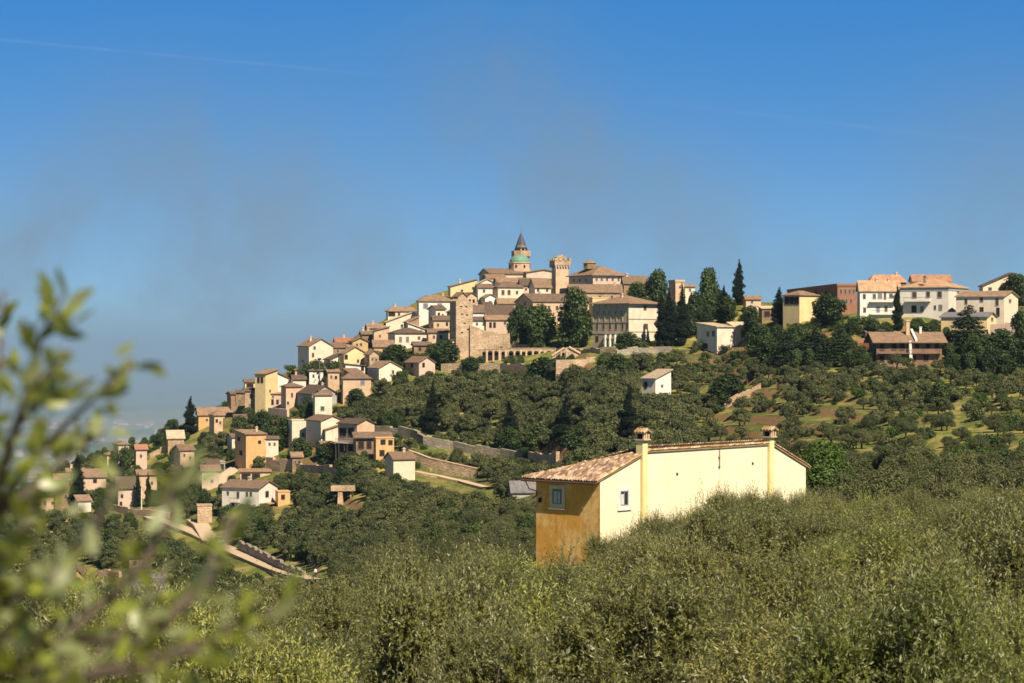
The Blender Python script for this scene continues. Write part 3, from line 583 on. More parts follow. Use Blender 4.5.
m = MB(); m.prism([(.6,zz_(259.5)+.004),(.6,zz_(256)),(w*.5,zz_(253.2)),(w-.6,zz_(256)),(w-.6,zz_(259.5)+.004)], 'y', .8, d-.8); m.build('roof_house', W['stone'], root)
FOOT.append((at(560,Y3), Y3+2, 5))
Y4 = y_at(456, 360)
th = math.radians(25); root = empty('ruined_tower', (at(456,Y4), Y4, zat(360,Y4)), th); tag(root, 'tall ruined stone tower at the corner of the town wall', 'tower'); k = Y4/F
w = 16.5*k/math.cos(th); d = 7.3*k/math.sin(th)*.9; h = zat(298,Y4)-zat(360,Y4)
bmv = []
m = MB(); prof = [(0,-5),(0,h*.97),(w*.22,h*1.005),(w*.4,h*.985),(w*.62,h*1.0),(w*.8,h*.97),(w,h*.955),(w*1.02,-5)]
m.prism(prof, 'y', 0, d); m.build('wall', W['stone'], root)
m = MB()
for (u,v) in ((.25,.87),(.55,.87),(.3,.75),(.6,.73),(.45,.6),(.3,.45),(.65,.5)): m.box(w*u,w*u+.7,-.03,.1,h*v,h*v+.35)
m.build('putlog_hole', DARK, root)
FOOT.append((at(462,Y4), Y4+3, 6))
def wallrun(label, tops, bots, mat='stone', th=.7, name='stone_wall', cat='wall', Ys=None, coping=None, y0=262, holes=()):
    """a wall along the ground through pixel points; tops/bots in pixels"""
    pts = []
    for i, ((tx,ty),(bx,by)) in enumerate(zip(tops, bots)):
        Y = Ys[i] if Ys else y_at(bx, by, y0); pts.append((Vector((at(tx,Y), Y, 0)), zat(ty,Y), zat(by,Y)))
    o0 = pts[0][0].copy(); o0.z = pts[0][2]
    root = empty(name, o0); tag(root, label, cat)
    m = MB(); cp = MB()
    rr = random.Random(len(label))
    for (a, at_, ab), (b, bt, bb) in zip(pts, pts[1:]):
        dr = (b-a); n = Vector((-dr.y, dr.x, 0)).normalized()*th
        if n.y < 0: n = -n
        seg = max(1, int(dr.length/3))
        for i in range(seg):
            f0, f1 = i/seg, (i+1)/seg; p, q = a.lerp(b,f0)-o0, a.lerp(b,f1)-o0
            zt0, zt1 = at_+(bt-at_)*f0-o0.z, at_+(bt-at_)*f1-o0.z; zb = min(ab,bb)-o0.z-2.5
            j = rr.uniform(-.4,.25) if coping is None else 0
            P_ = [(p.x,p.y,zb),(q.x,q.y,zb),(q.x+n.x,q.y+n.y,zb),(p.x+n.x,p.y+n.y,zb),(p.x,p.y,zt0+j),(q.x,q.y,zt1+j),(q.x+n.x,q.y+n.y,zt1+j),(p.x+n.x,p.y+n.y,zt0+j)]
            m.add(P_, [(0,3,2,1),(4,5,6,7),(0,1,5,4),(1,2,6,5),(2,3,7,6),(3,0,4,7)])
            if coping:
                e = n*.12
                P_ = [(p.x-e.x,p.y-e.y,zt0+.003),(q.x-e.x,q.y-e.y,zt1+.003),(q.x+n.x+e.x,q.y+n.y+e.y,zt1+.003),(p.x+n.x+e.x,p.y+n.y+e.y,zt0+.003)]
                P_ += [(x,y,z+.18) for x,y,z in P_]
                cp.add(P_, [(0,3,2,1),(4,5,6,7),(0,1,5,4),(1,2,6,5),(2,3,7,6),(3,0,4,7)])
            FOOT.append((p.x+o0.x, p.y+o0.y-.5, 1.6))
        for k_ in range(4):
            f0 = k_/4; (tx0,ty0),(tx1,ty1) = tops[pts.index((a,at_,ab))], tops[pts.index((b,bt,bb))]; bx0 = bots[pts.index((a,at_,ab))][1]
            xa = tx0+(tx1-tx0)*f0; PROT.append((xa, xa+(tx1-tx0)/4, ty0+(ty1-ty0)*f0-1, ty0+(ty1-ty0)*f0+(bx0-ty0)*.4, a.y))
    m.build('wall', W[mat], root)
    if coping: cp.build('coping', W[coping], root)
    return root, o0, pts
wallrun('high town wall running right from the ruined tower', [(470,324),(480,327),(488,330),(498,332),(510,331.5)], [(470,358),(480,358),(488,358),(498,357),(510,356)], 'stone', 1.2, 'town_wall', Ys=[Y4+1.0,Y4+1.5,Y4+2,Y4+2.2,Y4+2.4])
root, o0, pts = wallrun('arcaded terrace wall with pillars and dark niches under the town wall', [(478,349),(510,347.5),(556,347.5)], [(478,361),(510,360.5),(556,360)], 'stone', .9, 'arcade_wall', Ys=[Y4-4,Y4-4,Y4-4], coping='stone')
m = MB(); m2 = MB(); zt = zat(350.5,Y4-4)-o0.z; zb = zat(359.5,Y4-4)-o0.z
for i, px in enumerate((484,490,496,503,511,517.5,523.5,529.5,536,542,549)):
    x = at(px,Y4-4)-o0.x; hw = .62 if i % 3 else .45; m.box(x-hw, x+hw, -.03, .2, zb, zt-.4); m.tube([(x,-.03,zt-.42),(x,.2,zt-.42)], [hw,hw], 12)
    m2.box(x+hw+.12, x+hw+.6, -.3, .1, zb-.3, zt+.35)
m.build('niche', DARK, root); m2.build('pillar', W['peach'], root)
wallrun('rough grey stone wall below the arcaded terrace', [(441,362),(465,361.5),(500,362),(536,362)], [(441,371),(465,372),(500,374),(536,376)], 'stone', 1.0)
wallrun('long peach retaining wall lit by the sun below the double stair', [(556,358.5),(575,358),(597,356.5)], [(556,372),(575,371),(597,366)], 'stone', .9, Ys=[y_at(575,371)-.5,y_at(575,371),y_at(575,371)+3])
Y5 = y_at(568, 360)
root = empty('stair_pavilion', (at(568,Y5), Y5+1.2, zat(360,Y5))); tag(root, 'double stair pavilion with sloping parapets and dark arches under the cream villa', 'stair'); k = Y5/F
m = MB(); m.prism([(-16*k,-1),(-16*k,5*k),(-3.5*k,13*k),(0,14*k),(16.5*k,5*k),(16.5*k,-1)], 'y', 0, 2.5); m.build('wall', W['stone'], root)
m = MB()
for x0,z0,x1,z1 in ((-16,5.2,-3.5,13.2),(1,14,16.5,5.2)): m.tube([(x0*k,-.1,z0*k),(x1*k,-.1,z1*k)], [.3,.3], 6)
m.build('parapet', W['peach'], root)
for u, hw, hh in ((-9,1.3,5.5),(-4.5,1.5,7),(4,2.1,5)):
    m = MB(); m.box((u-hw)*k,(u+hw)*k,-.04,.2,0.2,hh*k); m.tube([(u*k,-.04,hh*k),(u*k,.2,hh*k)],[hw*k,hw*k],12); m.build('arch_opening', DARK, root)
m = MB()
for u in (-6.8,-1.2): m.box((u-.6)*k,(u+.6)*k,-.35,-.003,-.5,10*k)
m.build('pillar', W['peach'], root)
wallrun('terrace wall at the foot of the cream villa', [(556,347),(580,347.5),(600,347.5),(616,348)], [(556,353),(580,353),(600,353),(616,354)], 'stone', .8)
wallrun('grey stone wall right of the cream villa under dark trees', [(617,348),(638,345),(655,345.5),(671,345)], [(617,355),(638,353),(655,353),(671,352)], 'greys', .8)
wallrun('small upper terrace wall under the dark garden trees', [(506,342),(530,342)], [(506,348),(530,348)], 'stone', .8)
wallrun('long weathered grey retaining wall crossing the slope below the cypress', [(374,424),(398,426),(412,429),(423,434),(440,437),(453,439),(475,444),(500,448),(522,452)], [(374,433),(398,437),(412,440),(423,446),(440,448),(453,449),(475,454),(500,457),(522,459)], 'greys', .9)
wallrun('sunlit brick boundary wall descending right from the square hut', [(408,449.5),(418,453),(428.6,457.2),(452,462.5),(477,468)], [(408,463),(418,466),(428.6,469),(452,475),(477,481)], 'stone', .6, 'brick_wall', coping='peach', Ys=[y_at(408,463)-q for q in (0,2,4,8,12)])
wallrun('dark stone wall along the upper side of the road', [(238,539),(252,546),(265,553),(280,560),(302,569)], [(238,550),(252,556),(265,562),(280,569),(302,577)], 'greys', .7)
wallrun('pale ruined garden walls above the farmhouse carport', [(266,457),(280,458),(292,459)], [(266,470),(280,471),(292,470)], 'stone', .8)
wallrun('low terrace wall in the gardens below the flat topped cream house', [(280,462),(300,463),(322,464),(345,465)], [(280,468),(300,470),(322,472),(345,473)], 'stone', .7)
wallrun('pink retaining wall below the low lean-to house', [(268,406),(278,407),(287,408)], [(268,418),(278,419),(287,420)], 'pink', .7)
wallrun('rocky pinkish bank wall on the slope above the grey roofed shed', [(528,450),(540,452),(556,451)], [(528,461),(540,463),(556,462)], 'stone', .8)
wallrun('brick terrace wall left of the long brown brick house', [(858,342),(876,342)], [(858,362),(876,364)], 'brick', .8)
wallrun('pink terrace wall below the far right cream house', [(990,322),(1005,321),(1022,322)], [(990,334),(1005,334),(1022,334)], 'pink', .8)
wallrun('low stone wall edging the terrace of the left stone farmhouse', [(112,503),(128,507),(150,509),(168,511)], [(112,510),(128,514),(150,516),(168,518)], 'stone', .6)
wallrun('stone wall climbing the left ridge toward the pale ruin', [(150,452),(160,447),(172,441)], [(150,458),(160,453),(172,449)], 'stone', .7)
wallrun('pale broken dry stone wall climbing the olive terraces', [(724,401),(738,393),(752,388),(761,383)], [(724,407),(738,400),(752,393),(761,388)], 'stone', .9)
wallrun('pale ruined wall low among trees at lower left', [(97,570),(108,569),(119,570)], [(97,576),(108,576),(119,577)], 'stone', .7)
Yr = y_at(342, 504); PROT.append((329,357,484,500,Yr))
root = empty('ruined_gateway', (at(341,Yr), Yr, zat(504,Yr))); tag(root, 'ruined stone gateway with flat slab on one thick pillar', 'ruin'); k = Yr/F
m = MB(); m.box(-10*k,14*k,-.5,2.5,14*k,19*k); m.build('slab', W['stone'], root)
m = MB(); m.add([(-4*k,-.3,-2),(2.6*k,-.3,-2),(2.6*k,1.5,-2),(-4*k,1.5,-2),(-2.8*k,-.3,14*k-.003),(1.4*k,-.3,14*k-.003),(1.4*k,1.5,14*k-.003),(-2.8*k,1.5,14*k-.003)], [(0,3,2,1),(4,5,6,7),(0,1,5,4),(1,2,6,5),(2,3,7,6),(3,0,4,7)]); m.build('pillar', W['stone'], root)
m = MB(); m.box(9*k,10.5*k,.2,.8,-3,14*k-.003); m.build('post', W['brown'], root)
# ------------------------------------------------------------------ the yellow and ochre farmhouse in the middle distance
FY = 150.0; FX = at(600, FY); FE = zat(480, FY); FTH = math.radians(47.2)
farm = empty('farmhouse', (FX, FY, FE), FTH)     # local origin: the near top corner; x runs along the blank wall, y along the ochre end
tag(farm, 'big yellow farmhouse with ochre shaded end, half hipped tiled roof and two chimneys', 'farmhouse')
LW, TD, RZ, S1, S2 = 22.9, 5.63, 1.66, 4.9, 18.7
GB = -9.5
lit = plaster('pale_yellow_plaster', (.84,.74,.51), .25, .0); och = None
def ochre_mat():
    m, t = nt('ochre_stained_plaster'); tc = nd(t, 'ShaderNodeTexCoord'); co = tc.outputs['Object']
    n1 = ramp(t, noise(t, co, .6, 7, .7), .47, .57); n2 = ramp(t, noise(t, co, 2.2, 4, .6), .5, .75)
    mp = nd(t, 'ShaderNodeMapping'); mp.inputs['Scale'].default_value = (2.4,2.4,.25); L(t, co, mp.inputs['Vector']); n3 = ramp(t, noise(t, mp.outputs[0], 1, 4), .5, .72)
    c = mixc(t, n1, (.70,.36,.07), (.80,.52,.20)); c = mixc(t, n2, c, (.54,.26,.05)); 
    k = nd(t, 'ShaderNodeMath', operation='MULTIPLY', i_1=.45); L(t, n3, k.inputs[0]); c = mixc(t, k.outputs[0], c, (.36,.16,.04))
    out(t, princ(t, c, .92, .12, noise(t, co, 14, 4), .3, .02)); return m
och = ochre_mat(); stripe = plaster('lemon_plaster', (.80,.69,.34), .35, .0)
# walls: blank gable-like wall with hipped outline, ochre end, rear and right end
m = MB()
tops = [(0,0),(S1,RZ),(S2,RZ+.06),(LW,0)]
m.add([(0,0,GB)]+[(x,0,z) for x,z in tops]+[(LW,0,GB)], [(0,1,2,3,4,5)], 0)
n0 = len(m.v)
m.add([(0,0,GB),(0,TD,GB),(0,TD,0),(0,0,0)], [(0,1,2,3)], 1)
m.add([(0,TD,GB),(LW,TD,GB),(LW,TD,0),(0,TD,0)], [(0,1,2,3)], 0)
m.add([(LW,0,GB),(LW,TD,GB),(LW,TD,0),(LW,0,0)], [(0,1,2,3)], 0)
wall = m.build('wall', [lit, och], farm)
m = MB(); m.box(-.012,.30,-.012,-.002,GB,-.02); m.build('corner_edge', lit, farm)
# roof boards
EO = .46; ROV = .85
m = MB()
def hipz(x): return RZ*x/S1
z0 = .03
A = (-EO,-.12,hipz(-EO)+z0); B = (-EO,TD+ROV,hipz(-EO)+z0); Cc = (S1,-.12,RZ+z0); D = (S2,-.12,RZ+.06+z0); E = (LW+EO,-.12,-RZ*EO/(LW-S2)+z0); G = (LW+EO,TD+ROV,-RZ*EO/(LW-S2)+z0)
base = [A,B,Cc,D,E,G]; up = [(x,y,z+.09) for x,y,z in base]
m.add(base+up, [(0,2,1),(1,2,3,5),(3,4,5),(6,7,8),(7,11,9,8),(9,11,10),(0,1,7,6),(1,5,11,7),(5,4,10,11),(4,3,9,10),(3,2,8,9),(2,0,6,8)])
roof = m.build('roof', plain('old_roof_board', (.36,.25,.13), .9), farm)
# curved clay tiles, course by course, on the visible hip and on the far slopes
TM = tiles('old_clay_tiles', (.34,.22,.14), True); LICH = tiles('lichen_clay_tiles', (.62,.42,.13), True)
def tile(m, a, b, up_, side, r, lift, seg=4, mi=0):
    """half pipe from a to b"""
    vs = []; 
    for p, rr in ((a, r), (b, r*.82)):
        for k in range(seg+1):
            t = math.pi*k/seg; vs.append(p + side*(rr*math.cos(t)) + up_*(rr*.85*math.sin(t)+lift))
    n = seg+1; fs = [(k, k+1, n+k+1, n+k) for k in range(seg)] + [tuple(range(n))]
    m.add(vs, fs, mi)
rt = random.Random(5)
m = MB()
sl = Vector((S1, 0, RZ)).normalized(); upv = Vector((-RZ, 0, S1)).normalized(); sd = Vector((0,1,0))
sp = .235; slope_len = math.hypot(S1+EO, RZ*(S1+EO)/S1); LT = .42
v = -.02; o0 = Vector((-EO-.06, 0, hipz(-EO)+z0+.10))
while v < TD+ROV:
    jit = rt.uniform(-.02,.02)
    maxs = slope_len*(1-max(0,v)/(TD+ROV))
    for half, lift, rad in ((0,.015,.095),(.5,-.03,.08)):
        s = rt.uniform(-.03,.03)
        while s < maxs-.05:
            a = o0 + sl*s + sd*(v+half*sp+jit+rt.uniform(-.012,.012)) + upv*rt.uniform(-.01,.015); b = a + sl*LT + upv*.035 + sd*rt.uniform(-.02,.02)
            tile(m, b, a, upv, sd, rad, lift) if half == 0 else tile(m, a, b, upv, sd, rad, lift)
            s += .34
    v += sp
tl = m.build('roof_tiles', TM, roof)
m = MB()                                                     # right hip and rear slope, coarser
sl2 = Vector((-(LW-S2), 0, RZ)).normalized(); up2 = Vector((RZ, 0, LW-S2)).normalized(); o2 = Vector((LW+EO+.05, 0, -RZ*EO/(LW-S2)+z0+.10)); sl_len2 = math.hypot(LW+EO-S2, RZ*(LW+EO-S2)/(LW-S2))
v = -.02
while v < TD+ROV:
    mx = sl_len2*(1-max(0,v)/(TD+ROV)); s = 0
    while s < mx-.05:
        a = o2 + sl2*s + sd*(v+rt.uniform(-.015,.015)); tile(m, a+sl2*LT+up2*.03, a, up2, sd, .1, .01); s += .34
    v += sp
k = RZ/(TD+ROV); sl3 = Vector((0,-(TD+ROV),RZ+.6)).normalized(); up3 = Vector((0,RZ+.6,TD+ROV)).normalized()
x = -.3
while x < LW+.4:
    f = 1.0 if S1 < x < S2 else max(0, (x+EO)/(S1+EO) if x <= S1 else (LW+EO-x)/(LW+EO-S2))
    a0 = Vector((x, TD+ROV+.04, -.1)); s = 0
    while s < 6.6*f-.3:
        a = a0 + sl3*s; tile(m, a+sl3*LT+up3*.03, a, up3, Vector((1,0,0)), .1, .02, 3); s += .38
    x += .26
m.build('roof_tiles', TM, roof)
m = MB()                                                     # verge and ridge caps along the blank wall and the hips
def caps(p, q, r=.12, step=.36, mi=0):
    p, q = Vector(p), Vector(q); dr = (q-p); L_ = dr.length; dr.normalize(); side = dr.cross(Vector((0,0,1))).normalized(); u_ = side.cross(dr)
    s = 0
    while s < L_-.05:
        a = p+dr*s+u_*rt.uniform(-.01,.02); tile(m, a+dr*(step+.06)+u_*.03, a, u_, side*(1), r*rt.uniform(.92,1.08), .03, 5, mi); s += step
za = z0+.10
caps((-EO,-.08,A[2]+.1),(S1,-.08,RZ+za)); caps((S1,-.08,RZ+za),(S2,-.08,RZ+.06+za)); caps((LW+EO,-.08,E[2]+.1),(S2,-.08,RZ+.06+za))
caps((-EO,TD+ROV,B[2]+.1),(S1,0.1,RZ+za)); caps((LW+EO,TD+ROV,G[2]+.1),(S2,.1,RZ+za))
m.build('ridge_caps', LICH, roof)
m = MB()                                                     # eave timbers on the ochre side and gutter
v = .15
while v < TD+ROV: m.box(-EO+.02,-.002,v,v+.09,-.17-.02,-.06-.02); v += .55
m.build('rafter', plain('dark_timber', (.07,.045,.03), .8), roof)
m = MB(); m.tube([(-EO-.08,-.1,A[2]-.03),(-EO-.08,TD+ROV,A[2]-.05)], [.07,.07], 8); m.tube([(-EO-.08,TD+.5,A[2]-.05),(-.3,TD+.35,-.75),(-.08,TD-.12,-.9),(-.08,TD-.12,-1.25)], [.04]*4, 6); m.build('gutter', plain('brown_gutter', (.12,.07,.045), .5), roof)
# chimneys rising from wall pilasters
def chimney(xc, topz, wdt=.66):
    m = MB(); m.box(xc-wdt/2,xc+wdt/2,-.22,-.002,GB,RZ-.1); p = m.build('chimney', stripe, farm)
    m = MB(); m.box(xc-wdt/2,xc+wdt/2,-.22,.35,RZ-.098,topz); m.build('stack', stripe, p)
    m = MB(); w2 = wdt/2+.03
    m.box(xc-w2-.06,xc+w2+.06,-.42,.42,topz+.002,topz+.09)
    for a in (-w2,w2-.13):
        for b in (-.36,.24): m.box(xc+a,xc+a+.13,b,b+.13,topz+.092,topz+.45)
    m.box(xc-.07,xc+.07,-.34,-.22,topz+.092,topz+.45)
    m.build('chimney_cap', W['peach'], p)
    m = MB(); m.box(xc-.22,xc+.22,-.2,.22,topz+.091,topz+.44); m.build('flue', DARK, p)
    m = MB(); q = topz+.452; m.prism([(xc-w2-.14,q),(xc,q+.20),(xc+w2+.14,q),(xc+w2+.14,q+.07),(xc,q+.29),(xc-w2-.14,q+.07)], 'y', -.5, .5)
    for sgn in (-1,1):
        for j in range(4):
            y = -.42+j*.26; tile(m, Vector((xc+sgn*.03,y,q+.28)), Vector((xc+sgn*(w2+.16),y,q+.06)), Vector((sgn*.4,0,1)).normalized(), Vector((0,1,0)), .11, .02, 4)
    m.build('cap_tiles', LICH, p)
chimney(4.36, RZ+.86, .52); chimney(18.5, RZ+.62, .54)
# windows with wide pale surrounds, set into the wall planes
def farm_window(face, u, z, gw, gh, sw):
    def bx(m, u0,u1,z0,z1,a,b):
        m.box(u0,u1,-b,-a,z0,z1) if face == 'r' else m.box(-b,-a,u0,u1,z0,z1)
    m = MB(); t = sw
    for q in ((u-gw/2-t,u-gw/2,z-gh/2-t,z+gh/2+t),(u+gw/2,u+gw/2+t,z-gh/2-t,z+gh/2+t),(u-gw/2,u+gw/2,z+gh/2,z+gh/2+t),(u-gw/2,u+gw/2,z-gh/2-t,z-gh/2)): bx(m,*q,.002,.05)
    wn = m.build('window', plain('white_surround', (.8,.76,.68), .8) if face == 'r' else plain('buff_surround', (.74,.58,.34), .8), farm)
    m = MB(); bx(m,u-gw/2,u+gw/2,z-gh/2,z+gh/2,.003,.02); m.build('pane', GLASS, wn)
    m = MB()
    for q in ((u-gw/2,u-gw/2+.07),(u+gw/2-.07,u+gw/2),(u-.03,u+.03)): bx(m,*q,z-gh/2,z+gh/2,.022,.035)
    bx(m,u-gw/2+.07,u+gw/2-.07,z-gh/2,z-gh/2+.07,.022,.034); bx(m,u-gw/2+.07,u+gw/2-.07,z+gh/2-.07,z+gh/2,.022,.034)
    m.build('frame', plain('weathered_frame', (.28,.25,.22), .6), wn)
    if face == 'l':
        m = MB(); bx(m,u-gw*.30,u+gw*.38,z-gh*.45,z+gh*.34,.0205,.0215); m.build('curtain', plain('grey_curtain', (.5,.5,.52), .8), wn)
    else:
        m = MB(); bx(m,u-gw*.5+.07,u-.04,z-gh*.42,z+gh*.28,.0205,.0215); m.build('curtain', plain('white_curtain', (.7,.68,.66), .8), wn)
    m = MB(); bx(m,u-gw/2-t-.04,u+gw/2+t+.04,z-gh/2-t-.07,z-gh/2-t-.002,.002,.1); m.build('sill', W['white'], wn)
invf = Matrix.Rotation(-FTH, 3, 'Z')
def fhit(px, py, face):
    dr = invf @ Vector(((px-CX)/F, 1, (CY-py)/F)); o = invf @ Vector((-FX,-FY,-FE)); k = (-o.y/dr.y) if face == 'r' else (-o.x/dr.x); p = o+dr*k
    return (p.x if face == 'r' else p.y), p.z
u, z = fhit(557.5, 495.5, 'l'); farm_window('l', u, z, .85, 1.02, .26)
u, z = fhit(624, 497.2, 'r'); farm_window('r', u, z, .82, .98, .24)
for px, py in ((677,473),(752.6,462.5)):
    u, z = fhit(px, py, 'r'); m = MB(); m.box(u-.09,u+.09,-.03,-.003,z-.09,z+.09); m.build('wall_vent', DARK, farm)
u, z = fhit(540.5, 499, 'l'); m = MB(); m.box(-.12,-.003,u-.1,u+.1,z-.16,z+.16); m.build('wall_lamp', DARK, farm)
u, z = fhit(718.7, 462, 'r'); m = MB(); m.tube([(u,-.1,z-.4),(u,-.1,z+2.75)], [.03,.022], 6)
for q, l in ((2.7,.35),(2.45,.5),(2.2,.42)): m.tube([(u-l/2,-.1,z+q),(u+l/2,-.1,z+q)], [.012,.012], 5)
m.box(u-.06,u+.06,-.1,-.004,z-.3,z-.22); m.box(u-.06,u+.06,-.1,-.004,z+.35,z+.43); m.build('aerial', plain('rusty_aerial', (.16,.1,.07), .6), farm)
for i in range(12):
    for j in range(4):
        uu, vv = LW*i/11, TD*j/3; c, s = math.cos(FTH), math.sin(FTH); FOOT.append((FX+c*uu-s*vv, FY+s*uu+c*vv, 2.1))
# ------------------------------------------------------------------ ground
def ground_mat():
    m, t = nt('hillside_ground'); g = nd(t, 'ShaderNodeNewGeometry'); co = g.outputs['Position']
    n1 = noise(t, co, .02, 5); n2 = noise(t, co, .11, 5, .65); n3 = noise(t, co, .6, 4, .7)
    c = mixc(t, ramp(t, n2, .44, .60), (.105,.135,.026), (.34,.275,.085))
    c = mixc(t, ramp(t, n1, .45, .62), c, (.075,.085,.026))
    c = mixc(t, ramp(t, n3, .52, .75), c, (.38,.28,.11))
    sx = nd(t, 'ShaderNodeSeparateXYZ'); L(t, g.outputs['Normal'], sx.inputs[0])
    c = mixc(t, ramp(t, sx.outputs[2], .92, .80), c, (.24,.14,.065))          # bare earth on the terrace risers
    ln = nd(t, 'ShaderNodeVectorMath', operation='LENGTH'); L(t, co, ln.inputs[0])
    sp = nd(t, 'ShaderNodeMapping'); sp.inputs['Scale'].default_value = (.004,.0022,1); L(t, co, sp.inputs['Vector'])
    v = nd(t, 'ShaderNodeTexVoronoi'); v.inputs['Scale'].default_value = 1; L(t, sp.outputs[0], v.inputs['Vector'])
    bw = nd(t, 'ShaderNodeRGBToBW'); L(t, v.outputs['Color'], bw.inputs[0])
    fld = mixc(t, bw.outputs[0], (.07,.10,.035), (.25,.22,.11))
    c = mixc(t, ramp(t, ln.outputs['Value'], 1300, 1700), c, fld)              # flat fields of the valley
    out(t, princ(t, c, .95, .1, n3, .6, .25)); return m
Yr_ = np.concatenate([np.arange(-24,20,2.0), np.arange(20,180,1.5), np.arange(180,262,3), np.arange(262,700,.85), np.arange(700,1100,8), np.arange(1100,3000,60), np.arange(3000,12001,300), np.arange(15000,44001,4000)])
sr = np.concatenate([np.linspace(-.8,-.26,30), np.linspace(-.255,.255,420), np.linspace(.26,.8,30)])
SS, YY = np.meshgrid(sr, Yr_); XX = SS*(YY+26); ZZ = ground(XX, YY)
V = np.stack([XX,YY,ZZ],-1).reshape(-1,3); nS = len(sr)
ii, jj = np.meshgrid(np.arange(len(Yr_)-1), np.arange(nS-1), indexing='ij'); a = (ii*nS+jj).ravel()
Q = np.stack([a,a+1,a+nS+1,a+nS],-1)
def np_mesh(name, V, Q, mats, smooth=True, mi=None):
    me = bpy.data.meshes.new(name); k = Q.shape[1]
    me.vertices.add(len(V)); me.vertices.foreach_set('co', np.asarray(V, np.float32).ravel())
    me.loops.add(Q.size); me.loops.foreach_set('vertex_index', Q.ravel().astype(np.int32))
    me.polygons.add(len(Q)); me.polygons.foreach_set('loop_start', np.arange(0, Q.size, k, dtype=np.int32))
    for m in (mats if isinstance(mats,(list,tuple)) else [mats]): me.materials.append(m)
    if mi is not None: me.polygons.foreach_set('material_index', np.asarray(mi, np.int32))
    me.update(calc_edges=True); me.polygons.foreach_set('use_smooth', np.full(len(Q), smooth)); me.update(); return me
o = link(bpy.data.objects.new('ground', np_mesh('ground', V, Q, ground_mat()))); tag(o, 'hillside ground of olive terraces and valley fields', 'ground', kind='structure')

# ------------------------------------------------------------------ road, car, person, masts
def ribbon(name, pts, wid, mat, lift=.25, label=None, skirt=1.3, smat='stone', base=262):
    P3 = [gpt(px,py,base) for px,py in pts]
    fine = []
    for a, b in zip(P3, P3[1:]):
        n = max(2, int((b-a).length/2.5))
        for i in range(n): fine.append(a.lerp(b, i/n))
    fine.append(P3[-1]); zs = [p.z for p in fine]
    for _ in range(6): zs = [zs[0]]+[(zs[i-1]+zs[i]*2+zs[i+1])/4 for i in range(1,len(zs)-1)]+[zs[-1]]
    m = MB(); vs = []
    for i, p in enumerate(fine):
        d = (fine[min(i+1,len(fine)-1)]-fine[max(0,i-1)]); n = Vector((-d.y,d.x,0)).normalized()*(wid/2)
        for q in (p-n, p+n): vs.append((q.x,q.y,zs[i]+lift))
        FOOT.append((p.x,p.y,wid/2+1.2)); px_ = CX+F*p.x/p.y; py_ = CY-F*(p.z)/p.y; PROT.append((px_-5,px_+5,py_-7,py_+4,p.y))
    k = len(fine)
    for i in range(k-1): m.f.append((2*i,2*i+1,2*i+3,2*i+2)); m.mi.append(0)
    m.v = list(vs); o = m.build(name, mat); tag(o, label, name, kind='structure')
    s = MB()                                                 # retaining sides
    for sd_ in (0,1):
        for i in range(k-1):
            a, b = vs[2*i+sd_], vs[2*i+2+sd_]
            s.add([(a[0],a[1],a[2]-.005),(b[0],b[1],b[2]-.005),(b[0],b[1],b[2]-skirt),(a[0],a[1],a[2]-skirt)], [(0,1,2,3)])
    return o, s, fine, zs
GRAVEL = plaster('pale_road_dust', (.56,.42,.29), .25, .02)
rd, sk, rf_, rz_ = ribbon('road', [(150,517),(172,524),(195,533),(212,541),(228,549),(250,558.5),(275,569),(300,577),(318,580)], 3.5, GRAVEL, .35, 'pale dusty road climbing along the hillside')
w_ = sk.build('retaining_wall', W['stone']); tag(w_, 'stone retaining wall holding up the pale dusty road', 'wall')
rp, sk, rf2, rz2 = ribbon('ramp', [(212,541),(207,532),(203,525),(196,520)], 4.5, GRAVEL, .36, 'pale ramp branching up from the road', skirt=1.2)
w_ = sk.build('retaining_wall', W['stone']); tag(w_, 'low stone sides of the pale ramp branching up from the road', 'wall')
rp2, sk, _, _ = ribbon('path', [(214,487),(226,478),(238,468),(246,463)], 5.5, GRAVEL, .3, 'pale sloping yard between the orange house and the little pink house', skirt=1.5)
w_ = sk.build('retaining_wall', W['pink']); tag(w_, 'pink sides of the pale sloping yard by the orange house', 'wall')
rp3, sk, _, _ = ribbon('path', [(415,471),(440,477),(462,481),(486,487)], 2.2, GRAVEL, .25, 'narrow pale path below the brick boundary wall', skirt=.6)
w_ = sk.build('path_edge', W['stone']); tag(w_, 'stone edging of the narrow path below the brick wall', 'wall')

def near_idx(px): return min(range(len(rf_)), key=lambda i: abs(CX+F*rf_[i].x/rf_[i].y-px))
i = near_idx(217); p = rf_[i]; q = rf_[i+1]; yaw = math.atan2(q.y-p.y, q.x-p.x)
car = empty('parked_car', (p.x, p.y+.7, rz_[i]+.355), yaw); tag(car, 'silver-white car standing on the pale dusty road', 'car')
car.rotation_euler = (0, math.asin(max(-.3,min(.3,-(rz_[i+1]-rz_[i])/(q-p).length))), yaw)
m = MB(); m.prism([(-2.0,.32),(-2.05,.75),(-1.9,.92),(-.9,.98),(1.1,1.0),(1.95,.95),(2.05,.7),(2.0,.32)], 'x' if False else 'y', -.82, .82); cb = m.build('body', plain('silver_car_paint', (.62,.65,.70), .25, .5, .2), car)
m = MB(); pr = [(-1.0,.985),(-.45,1.44),(.95,1.46),(1.6,.995)]
m.add([(x,-.74+.0*z,z) if z<1.2 else (x,-.62,z) for x,z in pr]+[(x,.74,z) if z<1.2 else (x,.62,z) for x,z in pr], [(0,1,2,3),(7,6,5,4),(0,4,5,1),(1,5,6,2),(2,6,7,3)]); m.build('cabin_glass', GLASS, car)
